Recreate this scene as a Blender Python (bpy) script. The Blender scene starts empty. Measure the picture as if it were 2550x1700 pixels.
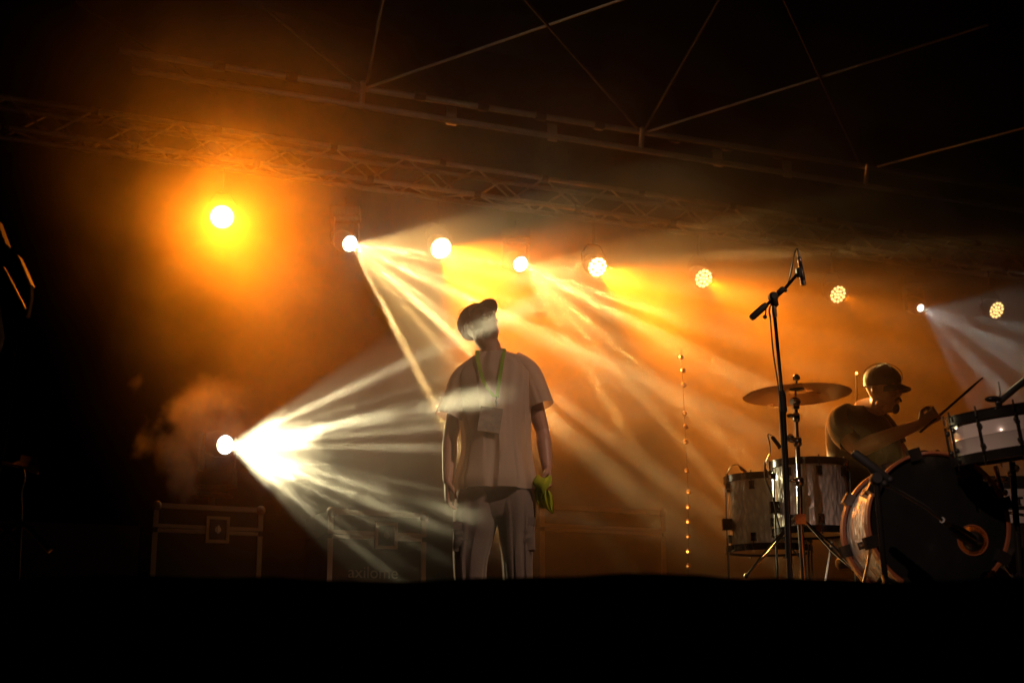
import bpy, math, random
from mathutils import Vector, Matrix, Euler, noise
V = Vector
C = bpy.context; S = C.scene; COL = S.collection
random.seed(7)
R = math.radians
sin, cos, pi = math.sin, math.cos, math.pi

# ------------------------------------------------------------------ camera, world, exposure
PITCH = R(13.5); F = 3542.0; ZC = -0.21          # eye a little below the stage deck (deck top is z = 0)
cam = bpy.data.cameras.new('camera'); co = bpy.data.objects.new('camera', cam); COL.objects.link(co)
co.location = (0, 0, ZC); co.rotation_euler = (pi/2 + PITCH, 0, 0)
cam.sensor_width = 36; cam.lens = F*36/2550; cam.clip_end = 400; cam.clip_start = .05
cam.dof.use_dof = True; cam.dof.focus_distance = 7.3; cam.dof.aperture_fstop = 2.8
S.camera = co
w = bpy.data.worlds.new('World'); S.world = w; w.use_nodes = True
sky = w.node_tree.nodes.new('ShaderNodeTexSky'); sky.sky_type = 'NISHITA'; sky.sun_disc = False
sky.sun_elevation = R(-8); sky.sun_rotation = R(150)
w.node_tree.links.new(sky.outputs[0], w.node_tree.nodes['Background'].inputs[0])
w.node_tree.nodes['Background'].inputs[1].default_value = .003      # night: the sky stays black
S.view_settings.view_transform = 'Standard'; S.view_settings.look = 'None'
S.view_settings.exposure = 0; S.view_settings.gamma = 1
cy = S.cycles
cy.use_denoising = True; cy.denoising_input_passes = 'RGB_ALBEDO_NORMAL'; cy.max_bounces = 6; cy.diffuse_bounces = 2; cy.glossy_bounces = 3
cy.transmission_bounces = 3; cy.volume_bounces = 0; cy.transparent_max_bounces = 8
cy.sample_clamp_indirect = 2; cy.use_adaptive_sampling = False; cy.volume_step_rate = 1.3

def P(px, py, Y):
    "world point on the line of sight of photo pixel (px, py) at distance Y from the camera plane"
    u = (px - 1275)/F; v = (850 - py)/F
    d = V((u, cos(PITCH) - v*sin(PITCH), sin(PITCH) + v*cos(PITCH)))
    return V((0, 0, ZC)) + d*(Y/d.y)
def Yof(px, py, z):
    a = P(px, py, 1); return (z - ZC)/(a.z - ZC)
UX = V((1, .43, 0)).normalized(); UY = V((-.43, 1, 0)).normalized()     # along / across the stage
def truss_at(px, py):
    a = P(px, py, 1) - V((0, 0, ZC)); t = 12.53/(1 - .43*a.x)
    return V((0, 0, ZC)) + a*t

# ------------------------------------------------------------------ materials
def new_mat(n):
    m = bpy.data.materials.new(n); m.use_nodes = True; m.node_tree.nodes.clear(); return m, m.node_tree
def pmat(n, col, rough=.5, metal=0., var=.25, scale=8., bump=.0, bscale=40., coat=0., translucent=0., sheen=0.):
    m, nt = new_mat(n); N = nt.nodes.new; K = nt.links.new
    o = N('ShaderNodeOutputMaterial'); b = N('ShaderNodeBsdfPrincipled')
    tc = N('ShaderNodeTexCoord'); nz = N('ShaderNodeTexNoise'); nz.inputs['Scale'].default_value = scale; nz.inputs['Detail'].default_value = 4
    K(tc.outputs['Object'], nz.inputs['Vector'])
    mx = N('ShaderNodeMix'); mx.data_type = 'RGBA'
    mx.inputs[6].default_value = (*[c*(1 - var) for c in col], 1); mx.inputs[7].default_value = (*[min(1, c*(1 + var)) for c in col], 1)
    K(nz.outputs[0], mx.inputs[0]); K(mx.outputs[2], b.inputs['Base Color'])
    mr = N('ShaderNodeMapRange'); mr.inputs[3].default_value = max(.02, rough - .12); mr.inputs[4].default_value = min(1, rough + .12)
    K(nz.outputs[0], mr.inputs[0]); K(mr.outputs[0], b.inputs['Roughness'])
    b.inputs['Metallic'].default_value = metal; b.inputs['Coat Weight'].default_value = coat; b.inputs['Sheen Weight'].default_value = sheen
    if bump:
        n2 = N('ShaderNodeTexNoise'); n2.inputs['Scale'].default_value = bscale; n2.inputs['Detail'].default_value = 5
        K(tc.outputs['Object'], n2.inputs['Vector'])
        bp = N('ShaderNodeBump'); bp.inputs['Strength'].default_value = bump; bp.inputs['Distance'].default_value = .01
        K(n2.outputs[0], bp.inputs['Height']); K(bp.outputs[0], b.inputs['Normal'])
    out = b.outputs[0]
    if translucent:
        t = N('ShaderNodeBsdfTranslucent'); t.inputs[0].default_value = (*col, 1)
        ms = N('ShaderNodeMixShader'); ms.inputs[0].default_value = translucent
        K(b.outputs[0], ms.inputs[1]); K(t.outputs[0], ms.inputs[2]); out = ms.outputs[0]
    K(out, o.inputs['Surface']); return m
def emat(n, col, s):
    m, nt = new_mat(n); o = nt.nodes.new('ShaderNodeOutputMaterial'); e = nt.nodes.new('ShaderNodeEmission')
    e.inputs[0].default_value = (*col, 1); e.inputs[1].default_value = s
    nt.links.new(e.outputs[0], o.inputs['Surface']); m.cycles.emission_sampling = 'NONE'; return m
def pearl_mat():
    m, nt = new_mat('white pearl drum wrap'); N = nt.nodes.new; K = nt.links.new
    o = N('ShaderNodeOutputMaterial'); b = N('ShaderNodeBsdfPrincipled'); tc = N('ShaderNodeTexCoord')
    mp = N('ShaderNodeMapping'); mp.inputs['Scale'].default_value = (34, 34, 13)
    nz = N('ShaderNodeTexNoise'); nz.inputs['Scale'].default_value = 6; nz.inputs['Detail'].default_value = 2
    mix = N('ShaderNodeVectorMath'); mix.operation = 'MULTIPLY_ADD'; mix.inputs[1].default_value = (.05, .05, .05)
    K(tc.outputs['Object'], nz.inputs['Vector']); K(nz.outputs[1], mix.inputs[0]); K(tc.outputs['Object'], mix.inputs[2])
    K(mix.outputs[0], mp.inputs[0])
    vo = N('ShaderNodeTexVoronoi'); vo.feature = 'SMOOTH_F1'; vo.inputs['Scale'].default_value = 1.4
    vo.inputs['Smoothness'].default_value = .4; K(mp.outputs[0], vo.inputs['Vector'])
    cr = N('ShaderNodeValToRGB'); cr.color_ramp.elements[0].color = (.80, .74, .68, 1); cr.color_ramp.elements[1].color = (.60, .55, .50, 1)
    cr.color_ramp.elements[0].position = .15; cr.color_ramp.elements[1].position = .75
    K(vo.outputs['Distance'], cr.inputs[0]); K(cr.outputs[0], b.inputs['Base Color'])
    bp = N('ShaderNodeBump'); bp.inputs['Strength'].default_value = .55; bp.inputs['Distance'].default_value = .02
    K(vo.outputs['Distance'], bp.inputs['Height']); K(bp.outputs[0], b.inputs['Normal'])
    b.inputs['Roughness'].default_value = .3; b.inputs['Metallic'].default_value = .08; b.inputs['Coat Weight'].default_value = .6
    K(b.outputs[0], o.inputs['Surface']); return m
def pinstripe_mat():
    m = pmat('grey trouser cloth', (.17, .14, .12), .8, var=.2, scale=5, bump=.25, bscale=60, sheen=.3, translucent=.1); return m

M = dict(
    alu=pmat('brushed aluminium tube', (.5, .5, .5), .45, 1, bump=.1),
    dimalu=pmat('dark trim and shaded tube metal', (.035, .035, .035), .6, .5, bump=.1),  # dark tone puts shade into the colour of the dimmer roof bars
    black=pmat('black powder coat', (.009, .009, .009), .45, 0, bump=.15),
    gloss=pmat('black lacquer', (.015, .013, .012), .18, 0, coat=.5),
    chrome=pmat('chrome', (.75, .74, .72), .12, 1, var=.08),
    deck=pmat('black stage deck', (.025, .022, .02), .55, 0, scale=3, bump=.2),
    cloth=pmat('black stage cloth', (.008, .008, .008), .95, 0, bump=.3),
    ground=pmat('dark ground', (.03, .03, .028), .9, 0, scale=2, bump=.3),
    ply=pmat('dark laminated plywood', (.018, .014, .011), .5, 0, scale=6),
    rail=pmat('aluminium case edging', (.34, .28, .25), .5, .6, bump=.1),
    skin=pmat('skin', (.42, .24, .16), .5, 0, var=.12, scale=12, bump=.12, bscale=90),
    shirt=pmat('washed cream cotton', (.70, .60, .48), .85, 0, var=.08, scale=3, bump=.3, bscale=120, translucent=.55, sheen=.3),
    dshirt=pmat('black cotton', (.022, .018, .015), .85, 0, var=.2, bump=.3, bscale=90, sheen=.3),
    cap=pmat('faded brown cap twill', (.12, .09, .06), .85, 0, bump=.3, bscale=200, sheen=.2),
    dcap=pmat('dark cap twill', (.04, .035, .03), .85, 0, bump=.3, bscale=200, sheen=.2),
    trouser=pinstripe_mat(),
    hair=pmat('dark beard', (.04, .028, .02), .9, 0, bump=.8, bscale=220),
    green=pmat('lime green lanyard', (.25, .5, .03), .6, 0, var=.3, scale=60, translucent=.3),
    lime=pmat('lime green cloth', (.42, .52, .03), .8, 0, bump=.2, translucent=.35),
    badge=pmat('laminated pass', (.35, .32, .26), .25, 0, var=.5, scale=30, coat=.5),
    brass=pmat('cast bronze cymbal', (.62, .34, .12), .3, 1, var=.08, scale=6, bump=.03, bscale=25),
    pearl=pearl_mat(),
    white=pmat('white drum shell', (.6, .54, .5), .22, 0, var=.05, coat=.6),
    head=pmat('coated drum head', (.45, .38, .28), .4, 0, var=.2, translucent=.35),
    bhead=pmat('black drum head', (.008, .008, .008), .25, 0),
    hoop=pmat('red brown maple hoop', (.22, .07, .03), .3, 0, coat=.4),
    wood=pmat('raw maple', (.55, .33, .14), .5, 0, scale=14),
    rubber=pmat('black rubber', (.012, .012, .012), .7, 0),
    steel=pmat('stainless mesh', (.3, .3, .3), .35, 1),
    letter=pmat('grey stencil paint', (.3, .26, .22), .7),
    panel=pmat('white amplifier panel', (.4, .36, .33), .5),
    red=pmat('red paint', (.4, .03, .03), .5),
    eye=pmat('eye', (.5, .47, .44), .15),
)

# ------------------------------------------------------------------ mesh helpers
def base_of(p):
    t = V((0, 0, 0))
    while p is not None:
        t = t + p.location; p = p.parent
    return t
class MB:
    def __init__(s): s.v = []; s.f = []
    def add(s, vs, fs):
        n = len(s.v); s.v += [V(x) for x in vs]; s.f += [tuple(i + n for i in f) for f in fs]; return s
    def box(s, c, size, ax=None):
        a, b, d = ax or (V((1, 0, 0)), V((0, 1, 0)), V((0, 0, 1))); c = V(c)
        vs = [c + a*size[0]*x/2 + b*size[1]*y/2 + d*size[2]*z/2 for x in (-1, 1) for y in (-1, 1) for z in (-1, 1)]
        return s.add(vs, [(0, 1, 3, 2), (4, 6, 7, 5), (0, 4, 5, 1), (2, 3, 7, 6), (0, 2, 6, 4), (1, 5, 7, 3)])
    def loft(s, rings, caps=True, closed=True):
        n = len(rings[0]); vs = [p for r in rings for p in r]; fs = []
        for i in range(len(rings) - 1):
            for j in range(n if closed else n - 1):
                k = (j + 1) % n; fs.append((i*n + j, i*n + k, (i + 1)*n + k, (i + 1)*n + j))
        if caps: fs += [tuple(range(n))[::-1], tuple((len(rings) - 1)*n + j for j in range(n))]
        return s.add(vs, fs)
    def tube(s, pts, rad, n=10, sub=0, flat=1.0, caps=True):
        pts = [V(p) for p in pts]
        if not isinstance(rad, (list, tuple)): rad = [rad]*len(pts)
        if sub:
            q, r = [], []
            for i in range(len(pts) - 1):
                p0 = pts[max(i - 1, 0)]; p1 = pts[i]; p2 = pts[i + 1]; p3 = pts[min(i + 2, len(pts) - 1)]
                for k in range(sub):
                    t = k/sub
                    q.append(.5*((2*p1) + (p2 - p0)*t + (2*p0 - 5*p1 + 4*p2 - p3)*t*t + (3*p1 - p0 - 3*p2 + p3)*t**3))
                    e = t*t*(3 - 2*t); r.append(rad[i]*(1 - e) + rad[i + 1]*e)
            q.append(pts[-1]); r.append(rad[-1]); pts, rad = q, r
        T = [(pts[min(i + 1, len(pts) - 1)] - pts[max(i - 1, 0)]).normalized() for i in range(len(pts))]
        u = T[0].orthogonal().normalized(); rings = []
        for p, t, r in zip(pts, T, rad):
            u = (u - t*u.dot(t)).normalized(); w_ = t.cross(u)
            rings.append([p + (u*cos(2*pi*k/n) + w_*sin(2*pi*k/n)*flat)*r for k in range(n)])
        return s.loft(rings, caps)
    def lathe(s, prof, c, axis=(0, 0, 1), n=32, caps=True):
        q = V((0, 0, 1)).rotation_difference(V(axis).normalized()).to_matrix(); c = V(c)
        return s.loft([[c + q @ V((r*cos(2*pi*k/n), r*sin(2*pi*k/n), z)) for k in range(n)] for r, z in prof], caps)
    def ball(s, c, r, sc=(1, 1, 1), n=12, rot=None):
        c = V(c); rot = rot or Matrix.Identity(3); rings = []
        for i in range(1, n):
            t = pi*i/n
            rings.append([c + rot @ V((r*sc[0]*sin(t)*cos(2*pi*k/n), r*sc[1]*sin(t)*sin(2*pi*k/n), -r*sc[2]*cos(t))) for k in range(n)])
        return s.loft(rings)
    def ring(s, c, Rr, r, axis=(0, 0, 1), n=48, m=8, sc=1.0):
        q = V((0, 0, 1)).rotation_difference(V(axis).normalized()).to_matrix(); c = V(c); rings = []
        for k in range(n):
            a = 2*pi*k/n
            rings.append([c + q @ V(((Rr + r*cos(b))*cos(a), (Rr + r*cos(b))*sin(a), r*sc*sin(b))) for b in [2*pi*j/m for j in range(m)]])
        rings.append(rings[0]); return s.loft(rings, caps=False)
    def build(s, name, mat, parent=None, smooth=True, voxel=0, auto=True):
        b = base_of(parent); me = bpy.data.meshes.new(name)
        me.from_pydata([p - b for p in s.v], [], s.f); me.update()
        o = bpy.data.objects.new(name, me); COL.objects.link(o); o.parent = parent
        if voxel:
            md = o.modifiers.new('r', 'REMESH'); md.mode = 'VOXEL'; md.voxel_size = voxel
            ms = o.modifiers.new('s', 'SMOOTH'); ms.iterations = 3; ms.factor = .5
            C.view_layer.update(); dg = C.evaluated_depsgraph_get()
            nm = bpy.data.meshes.new_from_object(o.evaluated_get(dg)); o.modifiers.clear(); o.data = nm
            bpy.data.meshes.remove(me); me = nm; me.name = name
        me.materials.clear(); me.materials.append(mat)
        if smooth:
            me.polygons.foreach_set('use_smooth', [True]*len(me.polygons))
            if auto and not voxel:
                me.set_sharp_from_angle(angle=R(40))
        return o
def thing(name, loc, label, cat, group=None):
    o = bpy.data.objects.new(name, None); COL.objects.link(o); o.location = loc
    o['label'] = label; o['category'] = cat; o.empty_display_size = .1
    if group: o['group'] = group
    return o
def tag(o, label, cat, group=None):
    o['label'] = label; o['category'] = cat
    if group: o['group'] = group
    return o
def struct(o, kind='structure'):
    o['kind'] = kind; return o
def dup(root, loc, label):
    r = root.copy(); COL.objects.link(r); r.location = loc; r['label'] = label
    for ch in list(root.children):
        c = ch.copy(); COL.objects.link(c); c.parent = r
        for g in ch.children:
            d = g.copy(); COL.objects.link(d); d.parent = c
    return r

# ------------------------------------------------------------------ lamps (each lamp's light lives with its fixture)
def light(name, loc, d, half, blend, power, col, size, parent, gobo=None):
    l = bpy.data.lights.new(name, 'SPOT'); l.energy = power; l.color = col; l.spot_size = 2*R(half); l.spot_blend = blend; l.shadow_soft_size = size
    ob = bpy.data.objects.new(name, l); COL.objects.link(ob); ob.parent = parent; ob.location = V(loc) - base_of(parent)
    d = d.normalized(); zx = d.cross(V((0, 0, ZC)) - V(loc))
    bx_ = zx.normalized() if zx.length > .01 else V((1, 0, 0)); by_ = (-d).cross(bx_)
    ob.rotation_euler = Matrix((bx_, by_, -d)).transposed().to_euler()
    if gobo:                                       # break-up gobo wheel of the moving head
        l.use_nodes = True; nt = l.node_tree; em = nt.nodes['Emission']; N = nt.nodes.new; K = nt.links.new
        tc = N('ShaderNodeTexCoord'); vo = N('ShaderNodeTexVoronoi'); vo.voronoi_dimensions = '4D'
        vo.inputs['Scale'].default_value = gobo[0]; vo.inputs['W'].default_value = gobo[1]; vo.inputs['Randomness'].default_value = 1
        mr = N('ShaderNodeMapRange'); mr.interpolation_type = 'SMOOTHSTEP'
        for i, v in zip((1, 2, 3, 4), gobo[2:]): mr.inputs[i].default_value = v
        K(tc.outputs['Normal'], vo.inputs['Vector']); K(vo.outputs['Distance'], mr.inputs[0]); K(mr.outputs[0], em.inputs['Strength'])
    return ob
def spill(name, loc, power, col, parent):
    l = bpy.data.lights.new(name, 'POINT'); l.energy = power; l.color = col; l.shadow_soft_size = .07
    ob = bpy.data.objects.new(name, l); COL.objects.link(ob); ob.parent = parent; ob.location = V(loc) - base_of(parent); return ob
ORG = (1, .205, .005)
PAR_D = (V((.43, -1, 0)).normalized()*cos(R(30)) + V((0, 0, -sin(R(30))))).normalized()

def led_par(px, py, power, led_s, plate_s, label, side_spill=.0035, pos=None, d=PAR_D, col=ORG, half=19, hang=True):
    p = pos or truss_at(px, py); top = 4.02
    t = thing('led_par_can', p, label, 'stage light', 'amber LED par cans along the lighting truss' if hang else None)
    side = d.cross(V((0, 0, 1))).normalized(); up = side.cross(d).normalized()
    b = MB(); b.lathe([(.05, -.20), (.085, -.17), (.100, -.10), (.104, -.02), (.108, 0), (.108, .014), (.098, .014), (.098, -.004)], p, d, 36, caps=False)
    b.lathe([(.05, -.20), (.001, -.20)], p, d, 36, caps=False); b.build('housing', M['black'], t)
    MB().lathe([(.098, -.012), (.098, -.006), (.001, -.006)], p, d, 36, caps=False).build('lens_plate', emat('par lens plate', (1, .55, .25) if plate_s > 4 else (1, .36, .05), plate_s), t)
    y = MB(); c0 = p - d*.09
    for s_ in (-1, 1):
        y.tube([c0 + side*.115*s_, c0 + side*.125*s_ + V((0, 0, .10)), c0 + side*.06*s_ + V((0, 0, .20))], .006, 6)
    y.tube([c0 - side*.06 + V((0, 0, .20)), c0 + side*.06 + V((0, 0, .20))], .008, 6); y.build('yoke', M['black'], t)
    if hang: MB().tube([c0 + V((0, 0, .20)), V((c0.x, c0.y, c0.z + .42))], .01, 8).build('clamp', M['black'], t)
    em = emat('amber led', (1, .62, .2), led_s)
    first = None
    spots = [(0, 0)] + [(.038, k*60) for k in range(6)] + [(.075, 15 + k*30) for k in range(12)]
    for r, a in spots:
        c = p + (side*cos(R(a)) + up*sin(R(a)))*r
        if first is None:
            lb = MB(); lb.ball((0, 0, 0), .0140, (1, 1, .5), 8, V((0, 0, 1)).rotation_difference(d).to_matrix())
            o = lb.build('led', em, None); o.parent = t; first = o; o.data.transform(Matrix.Identity(4))
        else:
            o = first.copy(); COL.objects.link(o); o.parent = t
        o.location = c - p
    light('par_light', p + d*.018, d, half, 1, power, col, .02, t)
    if side_spill: spill('par_spill', p + d*.05, power*side_spill, col, t)
    return t

def moving_head(pos, d, half, power, col, gobo, em_s, label, hang=True, group=None, lr=.066):
    t = thing('moving_head_light', pos, label, 'stage light', group)
    side = d.cross(V((0, 0, 1))).normalized(); c0 = pos - d*.12
    b = MB(); b.lathe([(.02, -.26), (.08, -.24), (.095, -.14), (.09, -.05), (.075, 0), (lr, 0), (lr, -.02)], pos, d, 28, caps=False); b.build('head', M['black'], t)
    MB().lathe([(lr, -.018), (lr*.8, -.008), (.001, -.002)], pos, d, 28, caps=False).build('lens', emat('beam lens', (1, .93, .8), em_s), t)
    s_ = 1 if hang else -1
    y = MB()
    for k in (-1, 1): y.box(c0 + side*.12*k + V((0, 0, .07*s_)), (.03, .07, .26))
    y.box(c0 + V((0, 0, .20*s_)), (.27, .09, .04)); y.build('yoke', M['black'], t, smooth=False)
    MB().box(c0 + V((0, 0, .26*s_)), (.26, .2, .08)).build('base', M['black'], t, smooth=False)
    if hang: MB().tube([c0 + V((0, 0, .28)), c0 + V((0, 0, .40))], .012, 8).build('clamp', M['black'], t)
    light('beam_light', pos + d*.04, d, half, .12, power, col, .02, t, gobo)
    return t
def aim(p, ang, t):
    "direction that leaves the eye line by t degrees towards screen angle ang"
    toc = (V((0, 0, ZC)) - p).normalized()
    s = V((1, 0, 0))*cos(R(ang)) - V((0, -sin(PITCH), cos(PITCH)))*sin(R(ang)); s = (s - toc*s.dot(toc)).normalized()
    return toc*cos(R(t)) + s*sin(R(t))

G = 'amber'
led_par(553, 540, 780, 30, 9, 'leftmost amber LED par can, alone above the dark left side of the stage', d=(V((.22, -1, 0)).normalized()*cos(R(26)) + V((0, 0, -sin(R(26))))).normalized(), half=25)
led_par(1098, 618, 2700, 30, 7, 'amber LED par can just right of the brightest white beam, above the standing man')
led_par(1488, 665, 2900, 24, 2, 'amber LED par can between the second white beam and the tall microphone')
led_par(1752, 693, 1400, 7, .25, 'amber LED par can left of the tall boom microphone')
led_par(2087, 733, 250, 4.5, .12, 'amber LED par can right of the tall boom microphone, above the cymbal')
led_par(2482, 772, 60, 3, .06, 'rightmost amber LED par can near the right edge, its lamps dim and separate')
p = truss_at(872, 607); moving_head(p, aim(p, 24, 26), 17, 3300, (1, .62, .20), (16, 1.3, .15, .32, 16, .14), 30, 'hanging moving head throwing the wide warm white fan of beams left of the man', group='moving heads hung from the lighting truss')
p = truss_at(1297, 658); moving_head(p, aim(p, 26, 26), 17, 1750, (1, .54, .14), (16, 5.2, .15, .32, 16, .14), 30, 'hanging moving head whose warm white fan starts above the right of the man', group='moving heads hung from the lighting truss')
p = truss_at(2293, 767); moving_head(p, aim(p, 25, 30), 20, 110, (.85, 1, .85), (13, 3.3, .18, .4, 8, .3), 5, 'small hanging moving head with cold faint beams left of the rightmost par can', lr=.038, group='moving heads hung from the lighting truss')
p = truss_at(2640, 800); moving_head(p, aim(p, 150, 38), 16, 40, (.75, 1, .9), (13, 6.3, .18, .4, 8, .3), 5, 'moving head beyond the right edge throwing a bluish beam down to the left', group='moving heads hung from the lighting truss')
p = P(562, 1107, 9.8); FLOOR_HEAD = p
moving_head(p, aim(p, 6, 26), 17.5, 2000, (1, .86, .46), (19, 2.2, .15, .30, 16, .12), 7, 'floor-stand moving head blasting a white fan of beams low on the left', hang=False)
# front wash hung above the audience edge, out of frame: it lights the shirt and the drum shells faintly
led_par(0, 0, 620, 3, .3, 'pink wash light above the front of the stage facing the man', 0, pos=V((3.6, 3.0, 4.7)), d=(V((-.02, 7.2, .80)) - V((3.6, 3.0, 4.7))).normalized(), col=(1, .60, .42), half=7.6, hang=False)
led_par(0, 0, 400, 3, .3, 'pink wash light above the front of the stage facing the drum kit', 0, pos=V((-.6, 1.6, 3.0)), d=(V((1.85, 6.6, .12)) - V((-.6, 1.6, 3.0))).normalized(), col=(1, .64, .48), half=10, hang=False)
led_par(0, 0, 330, 3, .3, 'added unseen warm wash light above the front of the stage tilted up at the roof girder', 0, pos=V((-2.2, 1.8, 3.6)), d=(V((.1, 10.4, 4.95)) - V((-2.2, 1.8, 3.6))).normalized(), col=(1, .56, .30), half=17, hang=False)  # added lamp out of frame, there only to brighten the roof girder

# ------------------------------------------------------------------ smoke filling the back of the stage
def smoke():
    m, nt = new_mat('stage smoke'); N = nt.nodes.new; K = nt.links.new
    o = N('ShaderNodeOutputMaterial'); pv = N('ShaderNodeVolumePrincipled')
    tc = N('ShaderNodeTexCoord'); sx = N('ShaderNodeSeparateXYZ'); K(tc.outputs['Object'], sx.inputs[0])
    nz = N('ShaderNodeTexNoise'); nz.inputs['Scale'].default_value = 1.1; nz.inputs['Detail'].default_value = 5; nz.inputs['Roughness'].default_value = .6; nz.inputs['Distortion'].default_value = .7
    K(tc.outputs['Object'], nz.inputs['Vector'])
    def mrange(src, a, b, c=0, d=1):
        r = N('ShaderNodeMapRange'); r.interpolation_type = 'SMOOTHSTEP'
        for i, v in zip((1, 2, 3, 4), (a, b, c, d)): r.inputs[i].default_value = v
        K(src, r.inputs[0]); return r.outputs[0]
    def mul(p, q):
        r = N('ShaderNodeMath'); r.operation = 'MULTIPLY'; K(p, r.inputs[0])
        if isinstance(q, float): r.inputs[1].default_value = q
        else: K(q, r.inputs[1])
        return r.outputs[0]
    d = mrange(nz.outputs[0], .37, .64, .10, 1.95)
    dv = N('ShaderNodeVectorMath'); dv.operation = 'DOT_PRODUCT'; dv.inputs[1].default_value = (-.43, 1, 0)   # depth across the stage
    K(tc.outputs['Object'], dv.inputs[0]); dv = dv.outputs['Value']
    m1 = N('ShaderNodeMath'); m1.operation = 'MULTIPLY_ADD'; m1.inputs[1].default_value = .35; m1.inputs[2].default_value = -.7; K(sx.outputs[2], m1.inputs[0])
    m2 = N('ShaderNodeMath'); K(sx.outputs[0], m2.inputs[0]); K(m1.outputs[0], m2.inputs[1]); xs = m2.outputs[0]
    m3 = N('ShaderNodeMath'); m3.operation = 'MULTIPLY_ADD'; m3.inputs[1].default_value = .10; m3.inputs[2].default_value = -1.25; K(sx.outputs[1], m3.inputs[0])
    m4 = N('ShaderNodeMath'); K(xs, m4.inputs[0]); K(m3.outputs[0], m4.inputs[1]); xs = m4.outputs[0]
    for src, a, b in ((xs, -3.1, -1.6), (sx.outputs[0], 6.2, 1.8), (dv, 5.4, 9.8), (dv, 14.6, 12.8), (sx.outputs[2], 4.8, 3.3), (sx.outputs[2], -.2, 1.4)):
        d = mul(d, mrange(src, a, b) if a < b else mrange(src, b, a, 1, 0))
    d = mul(d, .075)
    K(d, pv.inputs['Density']); pv.inputs['Anisotropy'].default_value = .78; pv.inputs['Color'].default_value = (.94, .93, .92, 1)
    K(pv.outputs[0], o.inputs['Volume'])
    b = MB(); b.box((1, 10, 2.5), (11.6, 8.8, 4.9)); struct(b.build('smoke', m, None, smooth=False), 'stuff')
smoke()
def puff(name, c, rad, dens, scale, seed, k=4.4):
    m, nt = new_mat('smoke puff'); N = nt.nodes.new; K = nt.links.new
    o = N('ShaderNodeOutputMaterial'); pv = N('ShaderNodeVolumePrincipled'); tc = N('ShaderNodeTexCoord')
    nz = N('ShaderNodeTexNoise'); nz.noise_dimensions = '4D'; nz.inputs['W'].default_value = seed; nz.inputs['Scale'].default_value = scale; nz.inputs['Detail'].default_value = 4; nz.inputs['Distortion'].default_value = .6
    K(tc.outputs['Object'], nz.inputs['Vector'])
    ln = N('ShaderNodeVectorMath'); ln.operation = 'LENGTH'; dv = N('ShaderNodeVectorMath'); dv.operation = 'DIVIDE'; dv.inputs[1].default_value = rad
    K(tc.outputs['Object'], dv.inputs[0]); K(dv.outputs[0], ln.inputs[0])
    ad = N('ShaderNodeMath'); ad.operation = 'MULTIPLY_ADD'; ad.inputs[1].default_value = k; K(nz.outputs[0], ad.inputs[0])
    sb = N('ShaderNodeMath'); sb.operation = 'MULTIPLY'; sb.operation = 'MULTIPLY_ADD'; sb.inputs[1].default_value = -1.7; sb.inputs[2].default_value = 1.25 - .5*k; K(ln.outputs['Value'], sb.inputs[0]); K(sb.outputs[0], ad.inputs[2])
    mr = N('ShaderNodeMapRange'); mr.interpolation_type = 'SMOOTHSTEP'
    for i, v in zip((1, 2, 3, 4), (0, .6, 0, dens)): mr.inputs[i].default_value = v
    K(ad.outputs[0], mr.inputs[0]); K(mr.outputs[0], pv.inputs['Density'])
    pv.inputs['Anisotropy'].default_value = .6; pv.inputs['Color'].default_value = (.94, .93, .92, 1); K(pv.outputs[0], o.inputs['Volume'])
    b = MB(); b.ball((0, 0, 0), 1.15, rad, 16); ob = b.build(name, m, None); ob.location = c; struct(ob, 'stuff')
puff('smoke_puff', P(705, 1135, 9.15), (.38, .40, .46), .6, 5.5, 2.0)
puff('smoke_wisp', P(1150, 960, 6.25), (.80, .75, .95), .11, 2.4, 9.0, 2.4)
puff('smoke_veil', P(2120, 1010, 6.9), (.8, .45, .6), .015, 2.0, 4.0, 2.4)
puff('smoke_cloud', P(485, 1065, 9.1), (.46, .34, .52), 1.0, 3.6, 5.0)

# ------------------------------------------------------------------ setting
def stage_box(b, x0, x1, y0, y1, z0, z1):          # a box in stage axes (UX, UY) about the point (0, 12.53)
    c = V((0, 12.53, 0)) + UX*(x0 + x1)/2 + UY*(y0 + y1)/2 + V((0, 0, (z0 + z1)/2))
    return b.box(c, (x1 - x0, y1 - y0, z1 - z0), (UX, UY, V((0, 0, 1))))
b = MB(); b.box((0, 20, -1.5), (120, 120, .1)); struct(b.build('ground', M['ground'], None, smooth=False))
b = MB(); b.box((1.5, 10.1, -.05), (19, 14.06, .1)); struct(b.build('stage_deck', M['deck'], None, smooth=False))
b = MB(); rings = []                               # gathered skirt cloth down the front of the deck
top = []; bot = []
for i in range(381):
    x = -8 + i*.05; y = 3.05 + .025*sin(x*17) + .012*sin(x*41 + 1)
    top.append(V((x, y, .008 + .014*noise.noise(V((x*1.9, 0, 0))) + .004*noise.noise(V((x*11, 3, 0)))))); bot.append(V((x, y - .03*sin(x*9), -1.44)))
b.loft([top, bot], caps=False, closed=False); sk = b.build('stage_skirt', M['cloth'])
tag(sk, 'black gathered skirt cloth along the front edge of the stage', 'skirt cloth')
b = MB(); stage_box(b, -9, 10, -8, 2.6, 6.9, 6.93)
tag(b.build('roof_canopy', M['cloth'], None, smooth=False), 'black tarpaulin roof stretched over the stage', 'roof')

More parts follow.
